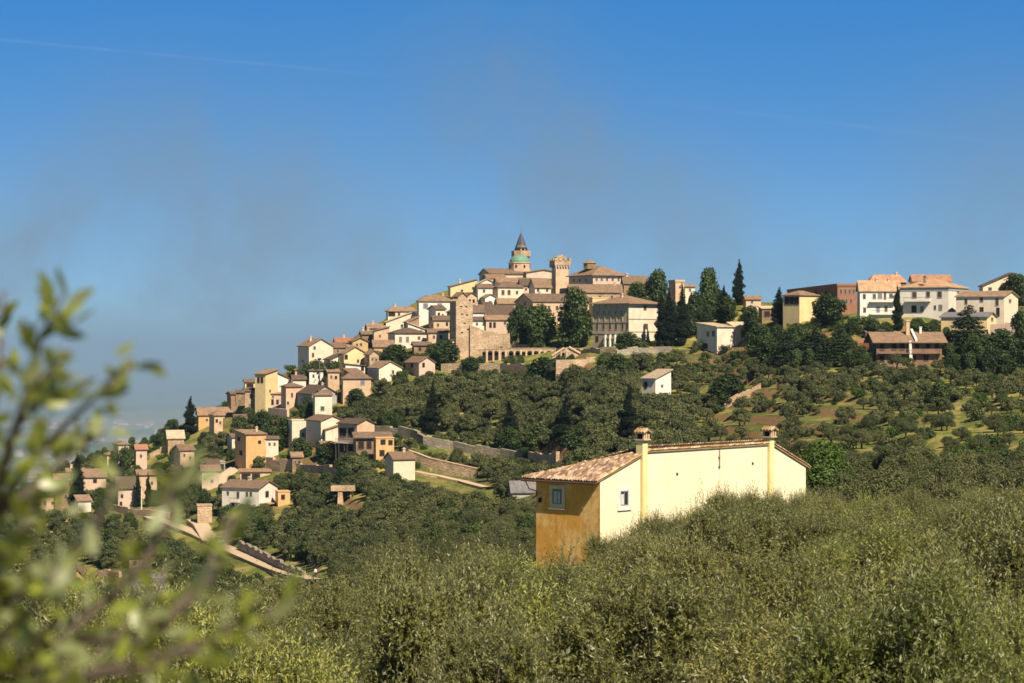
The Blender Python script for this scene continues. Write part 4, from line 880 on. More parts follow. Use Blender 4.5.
m = MB(); m.add([(-.5,-.66,1.445),(1.0,-.66,1.465),(1.0,.66,1.465),(-.5,.66,1.445),(-.45,-.6,1.52),(.9,-.6,1.53),(.9,.6,1.53),(-.45,.6,1.52)], [(0,3,2,1),(4,5,6,7),(0,1,5,4),(1,2,6,5),(2,3,7,6),(3,0,4,7)]); m.build('roof', cb.data.materials[0], car)
TY = plain('black_tyre', (.02,.02,.02), .8)
for x in (-1.25,1.3):
    for y in (-.78,.78):
        m = MB(); m.tube([(x,y-.1,.31),(x,y+.1,.31)], [.31,.31], 14); w_ = m.build('wheel', TY, car)
        m = MB(); yy = y-.101 if y<0 else y+.101; m.tube([(x,yy-.005,.31),(x,yy+.005,.31)], [.18,.18], 12); m.build('rim', METAL, w_)
for y in (-.6,.6):
    m = MB(); m.box(-2.06,-2.0,y-.15,y+.15,.66,.8); m.build('headlight', plain('lamp_glass', (.7,.7,.7), .2), car)
for x_, y_, z_ in ((-.1,-.825,.9),(.9,-.825,.9)):
    m = MB(); m.box(x_,x_+.2,y_-.02,y_,z_-.02,z_+.02); m.build('door_handle', METAL, car)
# person on the path end of the road
pp = gpt(315.5, 576.5); pp.z = float(ground(pp.x, pp.y))
PROT.append((308,323,562,580,pp.y)); per = empty('person', pp, math.radians(20)); tag(per, 'person in a white top and dark trousers standing where the road leaves the olives', 'person')
def person_mesh():
    J = [(0,0,.93),(0,0,1.18),(0,.01,1.40),(0,.0,1.50),(0,-.03,1.60),(0,-.03,1.72), (.2,0,1.39),(.25,.02,1.12),(.24,-.08,.88), (-.2,0,1.39),(-.25,.02,1.12),(-.23,-.08,.88), (.1,0,.88),(.11,-.03,.5),(.11,.02,.08),(.12,-.14,.03), (-.1,0,.88),(-.12,.04,.5),(-.13,.1,.08),(-.13,-.04,.03), (.24,-.11,.80),(-.23,-.11,.80)]
    Ed = [(0,1),(1,2),(2,3),(3,4),(4,5),(2,6),(6,7),(7,8),(2,9),(9,10),(10,11),(0,12),(12,13),(13,14),(14,15),(0,16),(16,17),(17,18),(18,19),(8,20),(11,21)]
    rad = [.15,.14,.15,.055,.10,.085,.075,.05,.035,.075,.05,.035,.1,.07,.05,.04,.1,.07,.05,.04,.035,.035]
    me = bpy.data.meshes.new('person'); me.from_pydata(J, Ed, []); ob = bpy.data.objects.new('body', me); link(ob)
    sk_ = ob.modifiers.new('skin', 'SKIN'); sk_.use_smooth_shade = True; sd_ = ob.modifiers.new('sub', 'SUBSURF'); sd_.levels = 1; sd_.render_levels = 1
    for i, v in enumerate(me.skin_vertices[0].data): v.radius = (rad[i], rad[i]*.85); v.use_root = (i == 0)
    dg = bpy.context.evaluated_depsgraph_get(); m2 = bpy.data.meshes.new_from_object(ob.evaluated_get(dg)); bpy.data.objects.remove(ob)
    return m2
pm = person_mesh(); pm.materials.clear()
for mm in (plain('skin', (.5,.3,.21), .6), plain('white_top', (.82,.82,.8), .8), plain('dark_trousers', (.03,.03,.04), .8), plain('dark_shoes', (.05,.04,.03), .7)): pm.materials.append(mm)
for f in pm.polygons:
    z = f.center.z; f.material_index = 3 if z < .1 else 2 if (z < .95 and abs(f.center.x) < .19) else 1 if (.98 < z < 1.46) or (z > .95 and z < 1.47) else 0
b = link(bpy.data.objects.new('body', pm)); b.parent = per
m = MB(); m.lathe([(.05,1.66),(.105,1.68),(.112,1.73),(.09,1.79),(.03,1.82)], 12, (0,-.02)); m.build('hair', plain('dark_hair', (.04,.025,.02), .6), per, True)
# masts and poles
pz = gpt(319.5, 388); pl = empty('lamp_mast', pz); tag(pl, 'tall grey mast with a small lamp head below the tall skyline house', 'mast')
h = zat(359, pz.y)-pz.z; m = MB(); m.tube([(0,0,-1.5),(0,0,h)], [.2,.12], 8); m.build('pole', METAL, pl); m = MB(); m.box(-.5,.5,-.35,.35,h,h+.55); m.box(-.35,.35,-.42,-.352,h+.08,h+.45); m.build('lamp_head', DARK, pl)
pz = gpt(141.5, 512); pl = empty('utility_pole', pz); tag(pl, 'slim pale utility pole by the left stone farmhouse', 'pole'); h = zat(487, pz.y)-pz.z; m = MB(); m.tube([(0,0,-1),(0,0,h)], [.16,.11], 8); m.build('pole', W['white'], pl); m = MB(); m.box(-.6,.6,-.05,.05,h-.4,h-.28); m.build('crossarm', METAL, pl)
# parasol by the red awning shed
pz = gpt(881, 340); pl = empty('parasol', pz); tag(pl, 'dark grey parasol beside the shed with the red awning roof', 'parasol'); h = zat(330, pz.y)-pz.z
m = MB(); m.tube([(0,0,-.5),(0,0,h+.8)], [.05,.05], 6); m.build('pole', METAL, pl); m = MB(); m.lathe([(1.5,h),(1.52,h+.03),(.05,h+.75)], 8); m.build('canopy', plain('dark_canopy', (.05,.05,.06), .8), pl)
# little town far down in the valley
m = MB(); rv = random.Random(4)
for i in range(80):
    Y = rv.uniform(2900, 5200); x = at(rv.uniform(20, 170) if i < 55 else rv.uniform(-60,260), Y); z = float(ground(x, Y)); w, d, h = rv.uniform(8,26), rv.uniform(8,16), rv.uniform(4,9)
    m.box(x,x+w,Y,Y+d,z-1,z+h, 0); m.prism([(Y-.5,z+h+.01),(Y+d/2,z+h+2.2),(Y+d+.5,z+h+.01)], 'x', x-.5, x+w+.5, 1)
o = m.build('distant_town', [W['grey'], R['tan']]); tag(o, 'tiny white and tan buildings of a town far down in the hazy valley', 'town', kind='stuff')
# ------------------------------------------------------------------ trees
OL_N = leafm('olive_leaves', (.041,.051,.013), (.268,.258,.066), (.24,.24,.13), .20, .42, .5)  # wide gap between the two greens paints glints leaf by leaf
OL_F = leafm('olive_crown_leaves', (.047,.062,.022), (.140,.150,.054), None, .15, .6, .25)
OL_Y = leafm('young_olive_crown_leaves', (.055,.075,.014), (.33,.34,.075), (.26,.27,.13), .28, .42, .5)
BR_F = leafm('broad_leaves', (.022,.042,.009), (.062,.092,.018), None, .18, .5, .35)
BR_B = leafm('bright_leaves', (.030,.062,.010), (.075,.125,.018), None, .25, .5, .35)
CY_F = leafm('cypress_leaves', (.008,.015,.007), (.019,.030,.011), None, .05, .7, .2)
PI_F = leafm('pine_needles', (.018,.030,.013), (.042,.058,.022), None, .08, .7, .2)
YE_F = leafm('yellow_blossom', (.30,.26,.02), (.55,.46,.03), None, .2, .7, .2)
BARK = plain('grey_bark', (.13,.10,.075), .9, .1); BARKD = plain('brown_bark', (.07,.05,.035), .9, .1)
def unit(v): return v/np.maximum(np.linalg.norm(v, axis=-1, keepdims=True), 1e-9)
def leaf_quads(pos, dirv, nrm, ln, wd, bend=.0):
    """rhombus leaves: base, side, tip, side"""
    side = unit(np.cross(dirv, nrm)); ln = ln[:,None]; wd = wd[:,None]
    mid = pos + dirv*ln*.45
    V = np.stack([pos, mid+side*wd/2+nrm*ln*bend, pos+dirv*ln, mid-side*wd/2+nrm*ln*bend], 1)
    return V.reshape(-1,3)
def quads(n): return np.arange(4*n).reshape(-1,4)
def clump_mesh(name, seed, lobes, n, size, mat, flat=.0, up=.25, inner=.35, asp=.7, trunk=None):
    """leaf clumps spread through lobes (centre, radii); some inside, most near the outside"""
    r = np.random.RandomState(seed); lobes = [(np.array(c, float), np.array(q, float)) for c, q in lobes]
    wts = np.array([q[0]*q[1]+q[0]*q[2] for _, q in lobes]); k = r.choice(len(lobes), n, p=wts/wts.sum())
    cen = np.array([c for c,_ in lobes])[k]; rad = np.array([q for _,q in lobes])[k]
    u = unit(r.normal(size=(n,3))); rr = np.where(r.rand(n) < inner, r.rand(n)**.5*.8, .78+.3*r.rand(n)**1.5)
    pos = cen + u*rad*rr[:,None]
    nrm = unit(u + r.normal(size=(n,3))*.55 + np.array([0,0,up])); dv = unit(np.cross(nrm, r.normal(size=(n,3))))
    s = size*(.6+.8*r.rand(n))
    V = leaf_quads(pos-dv*s[:,None]*.5, dv, nrm, s, s*asp, .12)
    Q = quads(n); mats = [mat]; mi = np.zeros(n)
    if trunk is not None:
        TV, TQ = trunk; Q = np.concatenate([Q, TQ+len(V)]); V = np.concatenate([V, TV]); mats = [mat, BARK]; mi = np.concatenate([mi, np.ones(len(TQ))])
    return np_mesh(name, V, Q, mats, False, mi)
def trunk_quads(paths, n=6):
    Vs = []; Qs = []; b = 0
    for pts, rads in paths:
        mb = MB(); mb.tube(pts, rads, n, cap=False); Vs += [tuple(v) for v in mb.v]; Qs += [tuple(b+i for i in f) for f in mb.f]; b += len(mb.v)
    return np.array(Vs, float), np.array(Qs)
def limbs(seed, h, spread, n=4, r0=.2, lean=.15):
    r = random.Random(seed); paths = []
    fork = h*.28; base = [(0,0,-.6),(r.uniform(-.08,.08),r.uniform(-.08,.08),fork*.5),(r.uniform(-.15,.15),r.uniform(-.15,.15),fork)]
    paths.append((base, [r0*1.3, r0, r0*.85]))
    for i in range(n):
        a = 2*math.pi*(i+r.uniform(-.25,.25))/n; q = Vector(base[2]); pts = [q]; L_ = h*.46
        for j in range(1,5):
            f = j/4; pts.append(q + Vector((math.cos(a)*spread*f**.8 + r.uniform(-.15,.15), math.sin(a)*spread*f**.8 + r.uniform(-.15,.15), L_*f)))
        paths.append((pts, [r0*.6*(1-.2*j) for j in range(5)]))
        p2 = pts[2]; a2 = a+r.choice((-1,1))*.8; paths.append(([p2, p2+Vector((math.cos(a2)*spread*.4, math.sin(a2)*spread*.4, h*.2)), p2+Vector((math.cos(a2)*spread*.6, math.sin(a2)*spread*.6, h*.36))], [r0*.3, r0*.2, r0*.08]))
    return paths
def olive_lobes(seed, h=4.2, r=2.2, n=13):
    q = np.random.RandomState(seed); out_ = []
    for i in range(n):
        a = 2.4*i + q.uniform(-.6,.6); f = math.sqrt((i+.5)/n); z = h*(.80-.36*f*f) + q.uniform(-.5,.45)
        s = q.uniform(.46,.98)
        out_.append(((math.cos(a)*r*f*.78, math.sin(a)*r*f*.78, z), (s*1.0, s*1.0, s*.85)))
    return out_
def olive_near_mesh(seed, shoots=3300, per=22, mat=None):
    """crown of single leaves set along upright shoots"""
    r = np.random.RandomState(seed); lobes = olive_lobes(seed, 4.2, 2.6, 11); n = shoots
    cen = np.array([c for c,_ in lobes]); rad = np.array([q for _,q in lobes]); k = r.randint(len(lobes), size=n)
    u = unit(r.normal(size=(n,3)) + np.array([0,0,.35])); start = cen[k] + u*rad[k]*(.35+.6*r.rand(n))[:,None]
    d = unit(u*.8 + np.array([0,0,.55]) + r.normal(size=(n,3))*.45); ln = .28+.45*r.rand(n)**1.6
    tall = r.rand(n) < .15; d[tall] = unit(d[tall]*.4+np.array([0,0,1.0])); ln[tall] += .2+.35*r.rand(int(tall.sum()))
    t = (np.arange(per)+.5)/per
    pos = start[:,None,:] + d[:,None,:]*(t[None,:,None]*ln[:,None,None]); pos[:,:,2] -= (t**2)[None,:]*.07
    N = n*per; D = np.repeat(d[:,None,:], per, 1).reshape(-1,3); pos = pos.reshape(-1,3)
    side = unit(np.cross(D, r.normal(size=(N,3)))); lv = unit(D*.55+side*.8)
    nrm = unit(np.cross(lv, np.cross(D+r.normal(size=(N,3))*.5, lv)))
    L_ = (.062+.045*r.rand(N)); V = leaf_quads(pos, lv, nrm, L_, L_*.30, .05); 
    # inner mass
    m = 5200; kk = r.randint(len(lobes), size=m); uu = unit(r.normal(size=(m,3))); p2 = cen[kk]+uu*rad[kk]*(r.rand(m)**.5*.82)[:,None]
    nn = unit(r.normal(size=(m,3))); dd = unit(np.cross(nn, r.normal(size=(m,3)))); s = .10+.10*r.rand(m)
    V = np.concatenate([V, leaf_quads(p2, dd, nn, s, s*.45, .05)])
    return np_mesh('olive_leaves', V, quads(len(V)//4), mat or OL_N, False)
NEAR = []
for s in range(5):
    lm = olive_near_mesh(100+s, mat=OL_Y if s == 4 else None); tv, tq = trunk_quads(limbs(200+s, 4.2, 1.15, 5, .15), 7); NEAR.append((lm, np_mesh('olive_trunk', tv, tq, BARK)))
def fol(s, lobes, n, size, mat, h, spread, **k):
    return clump_mesh(k.pop('name'), s, lobes, n, size, mat, trunk=trunk_quads(limbs(s, h, spread, 4, k.pop('r0', .2)), 5), **k)
MIDO = [fol(300+s, olive_lobes(300+s, n=18), 7500, .20, OL_F, 4.2, 1.5, name='olive_tree', asp=.45, inner=.3) for s in range(4)]
FARO = [fol(330+s, olive_lobes(330+s, n=15), 2600, .31, OL_F, 4.2, 1.5, name='olive_tree', asp=.6, inner=.3) for s in range(4)]
def dome_lobes(seed, h, r, n=14, z0=.08):
    q = np.random.RandomState(seed); L_ = []
    for i in range(n):
        f = (i+.5)/n; z = h*(z0+(1-z0)*f*.88); w = r*math.sin(math.pi*min(1,(.16+.84*f)))**.6*.72; a = 2.4*i*1.3+q.uniform(-.5,.5)
        s = r*q.uniform(.34,.52); L_.append(((math.cos(a)*w*q.uniform(.5,1), math.sin(a)*w*q.uniform(.5,1), z), (s,s,s*.8)))
    L_.append(((0,0,h*.55),(r*.6,r*.6,h*.3))); return L_
BROAD = [fol(400+s, dome_lobes(400+s, 10, 4.2, 16), 4200, .62, BR_F, 10, 2.4, name='broadleaf_tree', inner=.25, r0=.3) for s in range(4)]
BRIGHT = [fol(430+s, dome_lobes(430+s, 10, 4.6, 16, .1), 15000, .30, BR_B, 10, 2.4, name='bright_tree', inner=.25, r0=.3) for s in range(2)]
def cyp_lobes(seed, h=12., r=1.35):
    q = np.random.RandomState(seed); L_ = []
    for i in range(26):
        f = i/25; w = r*(math.sin(math.pi*(.22+.78*f)**.9)**.75 if f < .98 else .1)*(1-.25*f); a = q.uniform(0,6.28)
        L_.append(((math.cos(a)*w*.32, math.sin(a)*w*.32, h*(.05+.93*f)), (max(.12,w*.78), max(.12,w*.78), h*.055)))
    return L_
CYP = [clump_mesh('cypress', 500+s, cyp_lobes(500+s), 9000, .30, CY_F, up=.9, inner=.2, asp=.45, trunk=trunk_quads([([(0,0,-1),(0,0,1.5),(0,0,9)],[.22,.2,.08])])) for s in range(3)]
def pine_lobes(seed, h=12., r=3.6):
    q = np.random.RandomState(seed); L_ = []
    for i in range(11):
        f = i/10; w = r*(1-.82*f)
        for j in range(7 if i < 8 else 3):
            a = 6.28*j/7+q.uniform(-.4,.4)+i; L_.append(((math.cos(a)*w*.62, math.sin(a)*w*.62, h*(.12+.84*f)+q.uniform(-.25,.2)), (w*.48+.35, w*.48+.35, .5)))
    return L_
PINE = [clump_mesh('pine', 520+s, pine_lobes(520+s), 6000, .5, PI_F, up=.8, inner=.3, asp=.5, trunk=trunk_quads([([(0,0,-1),(0,0,4),(0,0,11)],[.3,.25,.06])])) for s in range(3)]
def bush_lobes(seed, r=1.0):
    q = np.random.RandomState(seed); return [((q.uniform(-.6,.6)*r, q.uniform(-.6,.6)*r, r*q.uniform(.2,.8)), (r*.55,)*3) for _ in range(7)]
BUSH = [clump_mesh('shrub', 540+s, bush_lobes(540+s), 900, .2, (BR_F, OL_F, BR_B)[s], inner=.3) for s in range(3)]
BROOM = clump_mesh('broom', 550, bush_lobes(550), 900, .2, YE_F, inner=.3)

def blocked(px, top, foot, wid, Y):
    for x0, x1, y0, y1, d in PROT:
        if Y < d+1 and px+wid*.42 > x0 and px-wid*.42 < x1 and top < y1 and foot > y0: return True
    return False
def free(x, y, extra=0.0):
    for a, b, r in FOOT:
        if (x-a)**2+(y-b)**2 < (r+extra)**2: return False
    return True
def put(mesh, name, x, y, sx, sz, label, cat, group=None, z=None, rz=None):
    o = link(bpy.data.objects.new(name, mesh)); o.location = (x, y, (float(ground(x,y)) if z is None else z)-.1); o.scale = (sx, sx, sz); o.rotation_euler = (0,0,rnd.uniform(0,6.28) if rz is None else rz)
    tag(o, label, cat, group); return o
def split_tree(kind, crown, trunk, x, y, s, label, group):
    r = empty(kind, (x, y, float(ground(x,y))-.1), rnd.uniform(0,6.28)); r.scale = s; tag(r, label, 'olive tree', group)
    a = link(bpy.data.objects.new('crown', crown)); a.parent = r; b = link(bpy.data.objects.new('trunk', trunk)); b.parent = r; return r
# ---- the near olive grove, tree by tree
FOOT_FAR = FOOT
def ground_tops(px, tops, t=None): return np.interp(px, [a for a,_ in tops], [b for _,b in tops])
count = 0; r2 = random.Random(21)
def near_grove():
    global count
    Y = 19.0
    while Y < 172:
        sp = 4.7 if Y < 45 else 5.4 if Y < 90 else 5.8
        half = .34*Y+4; x = -half + r2.uniform(0, sp)
        while x < half:
            xx, yy = x + r2.uniform(-.28,.28)*sp, Y + r2.uniform(-.28,.28)*sp
            px = CX+F*xx/yy; lim = np.interp(px, [-200,150,300,450,530,580,650,760,850,1100], [85,95,112,135,146,146,150,160,150,150])
            if yy < lim and -170 < px < 1250 and free(xx, yy, 1.0):
                s = r2.uniform(.76,1.06); hz = r2.uniform(.72,1.32)
                if 515 < px < 600 and yy > 110: hz *= .78
                if yy < 30: s *= .9; hz *= .80
                if yy < 48: lab, g = 'silvery green olive tree in the front rank along the bottom edge', 'olive trees along the bottom edge'
                elif px > 640: lab, g = 'grey-green olive tree in the grove rising to the right in front of the yellow farmhouse', 'olive trees right of and before the farmhouse'
                else: lab, g = 'grey-green olive tree in the near grove left of the yellow farmhouse', 'olive trees of the near left grove'
                if px > 780 and yy > 55: hz = min(hz, .98)
                if 500 < px < 610 and yy > 60: hz *= .86
                c, t = NEAR[4 if r2.random() < (.45 if yy < 40 else .08) else r2.randrange(4)]
                if r2.random() < .08: x += sp; continue
                split_tree('olive_tree', c, t, xx, yy, (s, s, hz), lab, g); count += (-30 < px < 1054)
            x += sp
        Y += sp*.92
near_grove()
# hand placed olives that rise in front of the farmhouse wall
for px, py, Y in ((733,489,128),(664,520,126),(612,540,132),(700,523,120),(785,495,131),(578,566,128),(757,503,134),(640,541,120),(820,497,130)):
    x = at(px, Y); top = zat(py-6, Y); g = float(ground(x,Y)); hz = max(.75,(top-g)/4.2); c, t = NEAR[r2.randrange(4)]
    split_tree('olive_tree', c, t, x, Y, (min(.9,hz),)*2+(hz,), 'tall olive tree whose top overlaps the pale wall of the yellow farmhouse', 'olive trees overlapping the farmhouse wall'); FOOT.append((x,Y,1.0)); count += 1
print('near olives', count)
# ---- trees placed one by one (column, top row, foot row, width in pixels)
def ptree(mesh, name, px, top, foot, wid, label, cat, base_h, base_w, group=None, Y=None):
    Yt = Y or y_at(px, foot); x = at(px, Yt); z = zat(foot, Yt); g = float(ground(x, Yt)); z = min(z, g+.3)
    sz = (zat(top, Yt)-z)/base_h; sx = wid/F*Yt/base_w
    o = put(mesh, name, x, Yt, sx, sz, label, cat, group, z+.1); FOOT.append((x, Yt, wid/F*Yt*.35)); return o
cyps = [(739,259,304,11,'tall solitary cypress on the skyline between villa and brick building'),(433,381,433,13,'dark cypress standing alone in the olive slope under the tower'),
 (629,384,437,12,'cypress standing among olives left of the small pale barn'),(77,453,507,14,'lone dark cypress at far left beside the peach houses'),(190.5,396,434,12,'dark spiky tree with thin pointed top on the left ridge'),
 (897.5,285,330,9,'slim cypress in front of the long balcony house'),(779.5,287,324,13,'broad dark cypress left of the yellow loggia house'),(138,472,506,6,'left one of two slim cypresses by the orange house at left'),(148,472,506,6,'right one of two slim cypresses by the orange house at left'),
 (174,421,440,6,'thin little cypress on the left ridge beside the pale ruin'),(682,283,345,11,'dark cypress in front of the beige square topped house'),(661,292,346,11,'cypress whose shadow falls on the end wall of the cream villa'),(669,288,346,12,'cypress second to the right of the cream villa'),
 (691,292,335,11,'cypress standing right before the low cream house in dark trees'),(724,285,322,11,'cypress on the right side of the dark wood by the villa'),(509,402,448,16,'blunt dark cypress in the middle of the olive slope'),(565,400,446,18,'broad blunt cypress left of the slim one on the olive slope'),(584,333,346,5,'tiny cypress by the left end of the cream villa')]
for i, (px, top, foot, w, lab) in enumerate(cyps): ptree(CYP[i%3], 'cypress_tree', px, top, foot, w*1.35, lab, 'cypress', 12.0, 2.6); PROT.append((px-w*.5, px+w*.5, top, foot-(foot-top)*.12, y_at(px, foot)))
trees = [('B',520,304,347,24,'dark round tree at the left end of the villa garden'),('B',540,302,347,34,'largest dark round tree of the terrace garden below the peach house'),('B',575,285,346,36,'tall dark pointed tree between the peach house and the villa'),
 ('B',657,267,316,32,'broad crowned tree on the skyline just right of the cream villa'),('B',709,267,318,28,'high rounded tree on the skyline in the dark wood'),('B',638,280,305,20,'smaller tree on the skyline left of the broad crowned one'),('B',695,290,334,22,'dark tree deep in the wood right of the villa'),('P',675,300,340,20,'dark conifer in the wood right of the villa'),
 ('B',727,296,322,26,'green tree under the solitary cypress, left side'),('B',751,304,340,26,'green tree under the solitary cypress, right side'),('B',760,322,352,26,'rounded tree right of the white joined block'),('B',828,292,326,35,'large dome shaped tree right of the yellow loggia house'),
 ('P',815,322,366,42,'dark conifer with layered boughs below the yellow loggia house'),('P',790,330,366,40,'dark conifer below the broad cypress'),('P',842,328,366,36,'dark conifer below the dome shaped tree'),('B',768,334,362,32,'dark leafy tree left of the layered conifers'),('B',862,345,368,22,'leafy tree at the left corner of the long brown brick house'),
 ('P',968,304,352,46,'big conifer in front of the far right cream house'),('B',1016,272,304,30,'dark tree at the top right edge of the picture'),('B',1021,306,346,22,'tree at the right edge beside the bright gable end'),('B',1002,328,366,38,'dark tree on the slope under the pink terrace wall'),('B',978,336,370,40,'dark tree right of the long brown brick house'),('B',1030,335,372,36,'dark tree at the right edge under the pink terrace'),
 ('B',853,316,334,18,'bright garden tree left of the long balcony house'),('B',872,318,336,20,'garden tree under the long balcony house'),('B',918,316,336,16,'tree below the balcony of the large white house'),('B',934,318,337,14,'tree at the right foot of the large white house'),('B',886,320,336,14,'garden tree right of the slim cypress foot'),
 ('B',628,331,351,24,'small round tree before the porch of the cream villa'),('B',447,338,366,26,'dark tree at the left foot of the ruined tower'),('B',434,342,364,20,'dark tree left of the one at the ruined tower foot'),('B',471,355,372,20,'round tree in front of the rough grey wall'),('B',543,356,382,32,'large dark tree before the sunlit peach retaining wall'),('B',604,354,382,24,'dark tree right of the sunlit peach retaining wall'),('B',618,352,384,28,'dark tree under the grey wall right of the villa'),
 ('B',317,358,386,26,'dark tree covering the foot of the tall skyline house'),('B',333,360,386,24,'dark tree left of the bright yellow house'),('B',306,362,388,16,'dark tree at the left foot of the tall skyline house'),('B',395,343,366,34,'green tree below the purple shuttered house'),('B',378,350,366,20,'green tree left of the purple shuttered house'),('B',401,370,386,20,'tree right of the cream gabled house with shaded wall'),
 ('B',357,387,408,24,'bushy tree at the foot of the square pink house'),('B',308,395,420,16,'garden tree by the blue-grey sided house'),('B',125,444,474,18,'round dark tree beside the tall narrow house on left skyline'),('B',112,452,474,10,'small round tree left of the tall narrow house on left skyline'),('B',167,425,444,9,'small dark tree on the ridge left of the pale ruin'),
 ('B',240,414,440,20,'dark tree below the stepped cluster, left end'),('B',262,408,436,24,'dark tree below the stepped cluster, middle'),('B',285,416,444,34,'dark tree left of the tall flat topped house'),('B',272,425,452,28,'dark tree above the pink farmhouse gardens'),('B',300,436,458,22,'green garden tree below the flat topped house'),('B',330,440,464,30,'green garden tree below the lean-to house'),('B',352,452,474,30,'leafy tree below the loggia house'),('B',345,468,490,26,'tree above the ruined gateway'),('B',232,474,490,14,'round shrubby tree by the pink farmhouse left end'),('B',222,482,498,12,'small round tree beside the pale ramp house'),
 ('B',206,490,512,14,'green tree beside the blank peach house'),('G',822,438,500,92,'broad bright green tree behind the right end of the yellow farmhouse'),('B',728,372,403,40,'dark round tree on the slope below the flat roofed white house'),('B',508,425,452,28,'dark rounded tree at the foot of the olive slope'),('B',575,425,455,34,'dark rounded tree left of the slope cypress'),('B',540,420,450,26,'dark rounded tree in the middle of the olive slope'),
 ('B',940,380,408,26,'dark tree on the right terraces below the brown brick house'),('B',905,372,392,22,'tree just under the brown brick house'),('G',225,600,628,46,'bright green tree low in the valley behind the blurred branch'),('G',640,450,478,20,'bright bush rising behind the left chimney of the farmhouse')]
for i, (k, px, top, foot, w, lab) in enumerate(trees):
    if k == 'P': ptree(PINE[i%3], 'conifer_tree', px, top, foot, w, lab, 'conifer', 12.0, 6.6)
    elif k == 'G': ptree(BRIGHT[i%2], 'broadleaf_tree', px, top, foot, w, lab, 'tree', 10.0, 8.4, None, 232 if px == 822 else None)
    else: ptree(BROAD[i%4], 'broadleaf_tree', px, top, foot, w, lab, 'tree', 10.0, 7.6)
for px, py, w in ((668,357,10),(674,356,10),(680,357,8)): 
    q = gpt(px, py+2); put(BROOM, 'broom_shrub', q.x, q.y, w/F*q.y/2, w/F*q.y/2.8, 'bright yellow flowering shrub on the bank below the grey wall', 'shrub', 'yellow flowering shrubs', q.z)
# ---- filler trees and shrubs: groups
SHR = []
def scatter(n, x0, x1, y0, y1, meshes, name, cat, label, group, hr, base_h, seed, extra=.6, sxy=1.0, inside=None):
    r = random.Random(seed); k = 0; tries = 0
    while k < n and tries < n*30:
        tries += 1; px, py = r.uniform(x0,x1), r.uniform(y0,y1)
        if inside and not inside(px, py): continue
        q = gpt(px, py)
        if not free(q.x, q.y, extra): continue
        h = r.uniform(*hr); s = h/base_h
        if blocked(px, py-h*F/q.y, py, h*.8*F/q.y, q.y): continue
        mi_ = r.randrange(len(meshes))
        if name == 'shrub': SHR.append((q.x,q.y,q.z-.1,s,r.uniform(0,6.28),BUSH.index(meshes[mi_]),label,group)); FOOT.append((q.x,q.y,h*.22)); k += 1; continue
        o = put(meshes[mi_], name, q.x, q.y, s*sxy*r.uniform(.85,1.15), s, label, cat, group, q.z, r.uniform(0,6.28)); FOOT.append((q.x,q.y,h*.22)); k += 1
scatter(34, 225, 400, 412, 505, BROAD, 'broadleaf_tree', 'tree', 'dark leafy tree among the gardens between the lower houses', 'garden trees between the lower houses', (3.2,5.6), 10, 31)
scatter(20, 640, 765, 312, 336, BROAD+PINE, 'broadleaf_tree', 'tree', 'dark tree crowded in the wood right of the cream villa', 'wood right of the villa', (6,10), 10.5, 32)
scatter(40, 760, 1040, 345, 378, BROAD, 'broadleaf_tree', 'tree', 'dark tree in the belt below the right hand houses', 'tree belt below the right hand houses', (4,7), 10, 33)
scatter(80, 60, 245, 425, 515, BROAD, 'broadleaf_tree', 'tree', 'dark tree on the left shoulder between the low houses', 'trees on the left shoulder', (2.4,5), 10, 34)
scatter(8, 508, 592, 332, 346, BROAD, 'broadleaf_tree', 'tree', 'dark tree in the terrace garden between the peach house and the villa', 'terrace garden trees', (4,7), 10, 44)
scatter(26, 330, 620, 352, 384, BROAD, 'broadleaf_tree', 'tree', 'dark tree on the upper slope under the town walls', 'trees under the town walls', (3,5), 10, 35)
scatter(40, 60, 330, 520, 620, BROAD, 'broadleaf_tree', 'tree', 'dark tree in the valley below the pale road', 'trees below the pale road', (3.5,6.5), 10, 36)
scatter(30, 420, 640, 470, 560, BROAD, 'broadleaf_tree', 'tree', 'dark tree in the hollow left of the yellow farmhouse', 'trees in the hollow left of the farmhouse', (3.5,6), 10, 37)
scatter(230, 100, 470, 330, 500, BUSH[:1]+BUSH[2:], 'shrub', 'shrub', 'small shrub between the old town houses', 'shrubs between the houses', (.9,2.4), 1.3, 38, -.8)
scatter(170, 640, 1030, 365, 480, BUSH, 'shrub', 'shrub', 'low shrub on the grassy olive terraces', 'shrubs on the right terraces', (.7,2.6), 1.3, 39, -.3)
scatter(70, 600, 765, 343, 374, BUSH, 'shrub', 'shrub', 'shrub on the bank between the villa and the small pale barn', 'shrubs below the villa', (.8,2.4), 1.3, 40, -.6)
scatter(40, 775, 875, 312, 346, BUSH[:1]+BUSH[2:], 'shrub', 'shrub', 'garden shrub below the yellow loggia house and long balcony house', 'garden shrubs on the right shoulder', (1.0,2.6), 1.3, 41, -.6)
scatter(50, 380, 530, 352, 380, BUSH[:1], 'shrub', 'shrub', 'dark shrub on the bank under the town walls', 'shrubs under the town walls', (1.0,2.4), 1.3, 42, -.8)
scatter(50, 390, 530, 425, 470, BUSH, 'shrub', 'shrub', 'shrub growing along the grey and brick walls of the slope', 'shrubs along the slope walls', (.9,2.2), 1.3, 43, -.9)
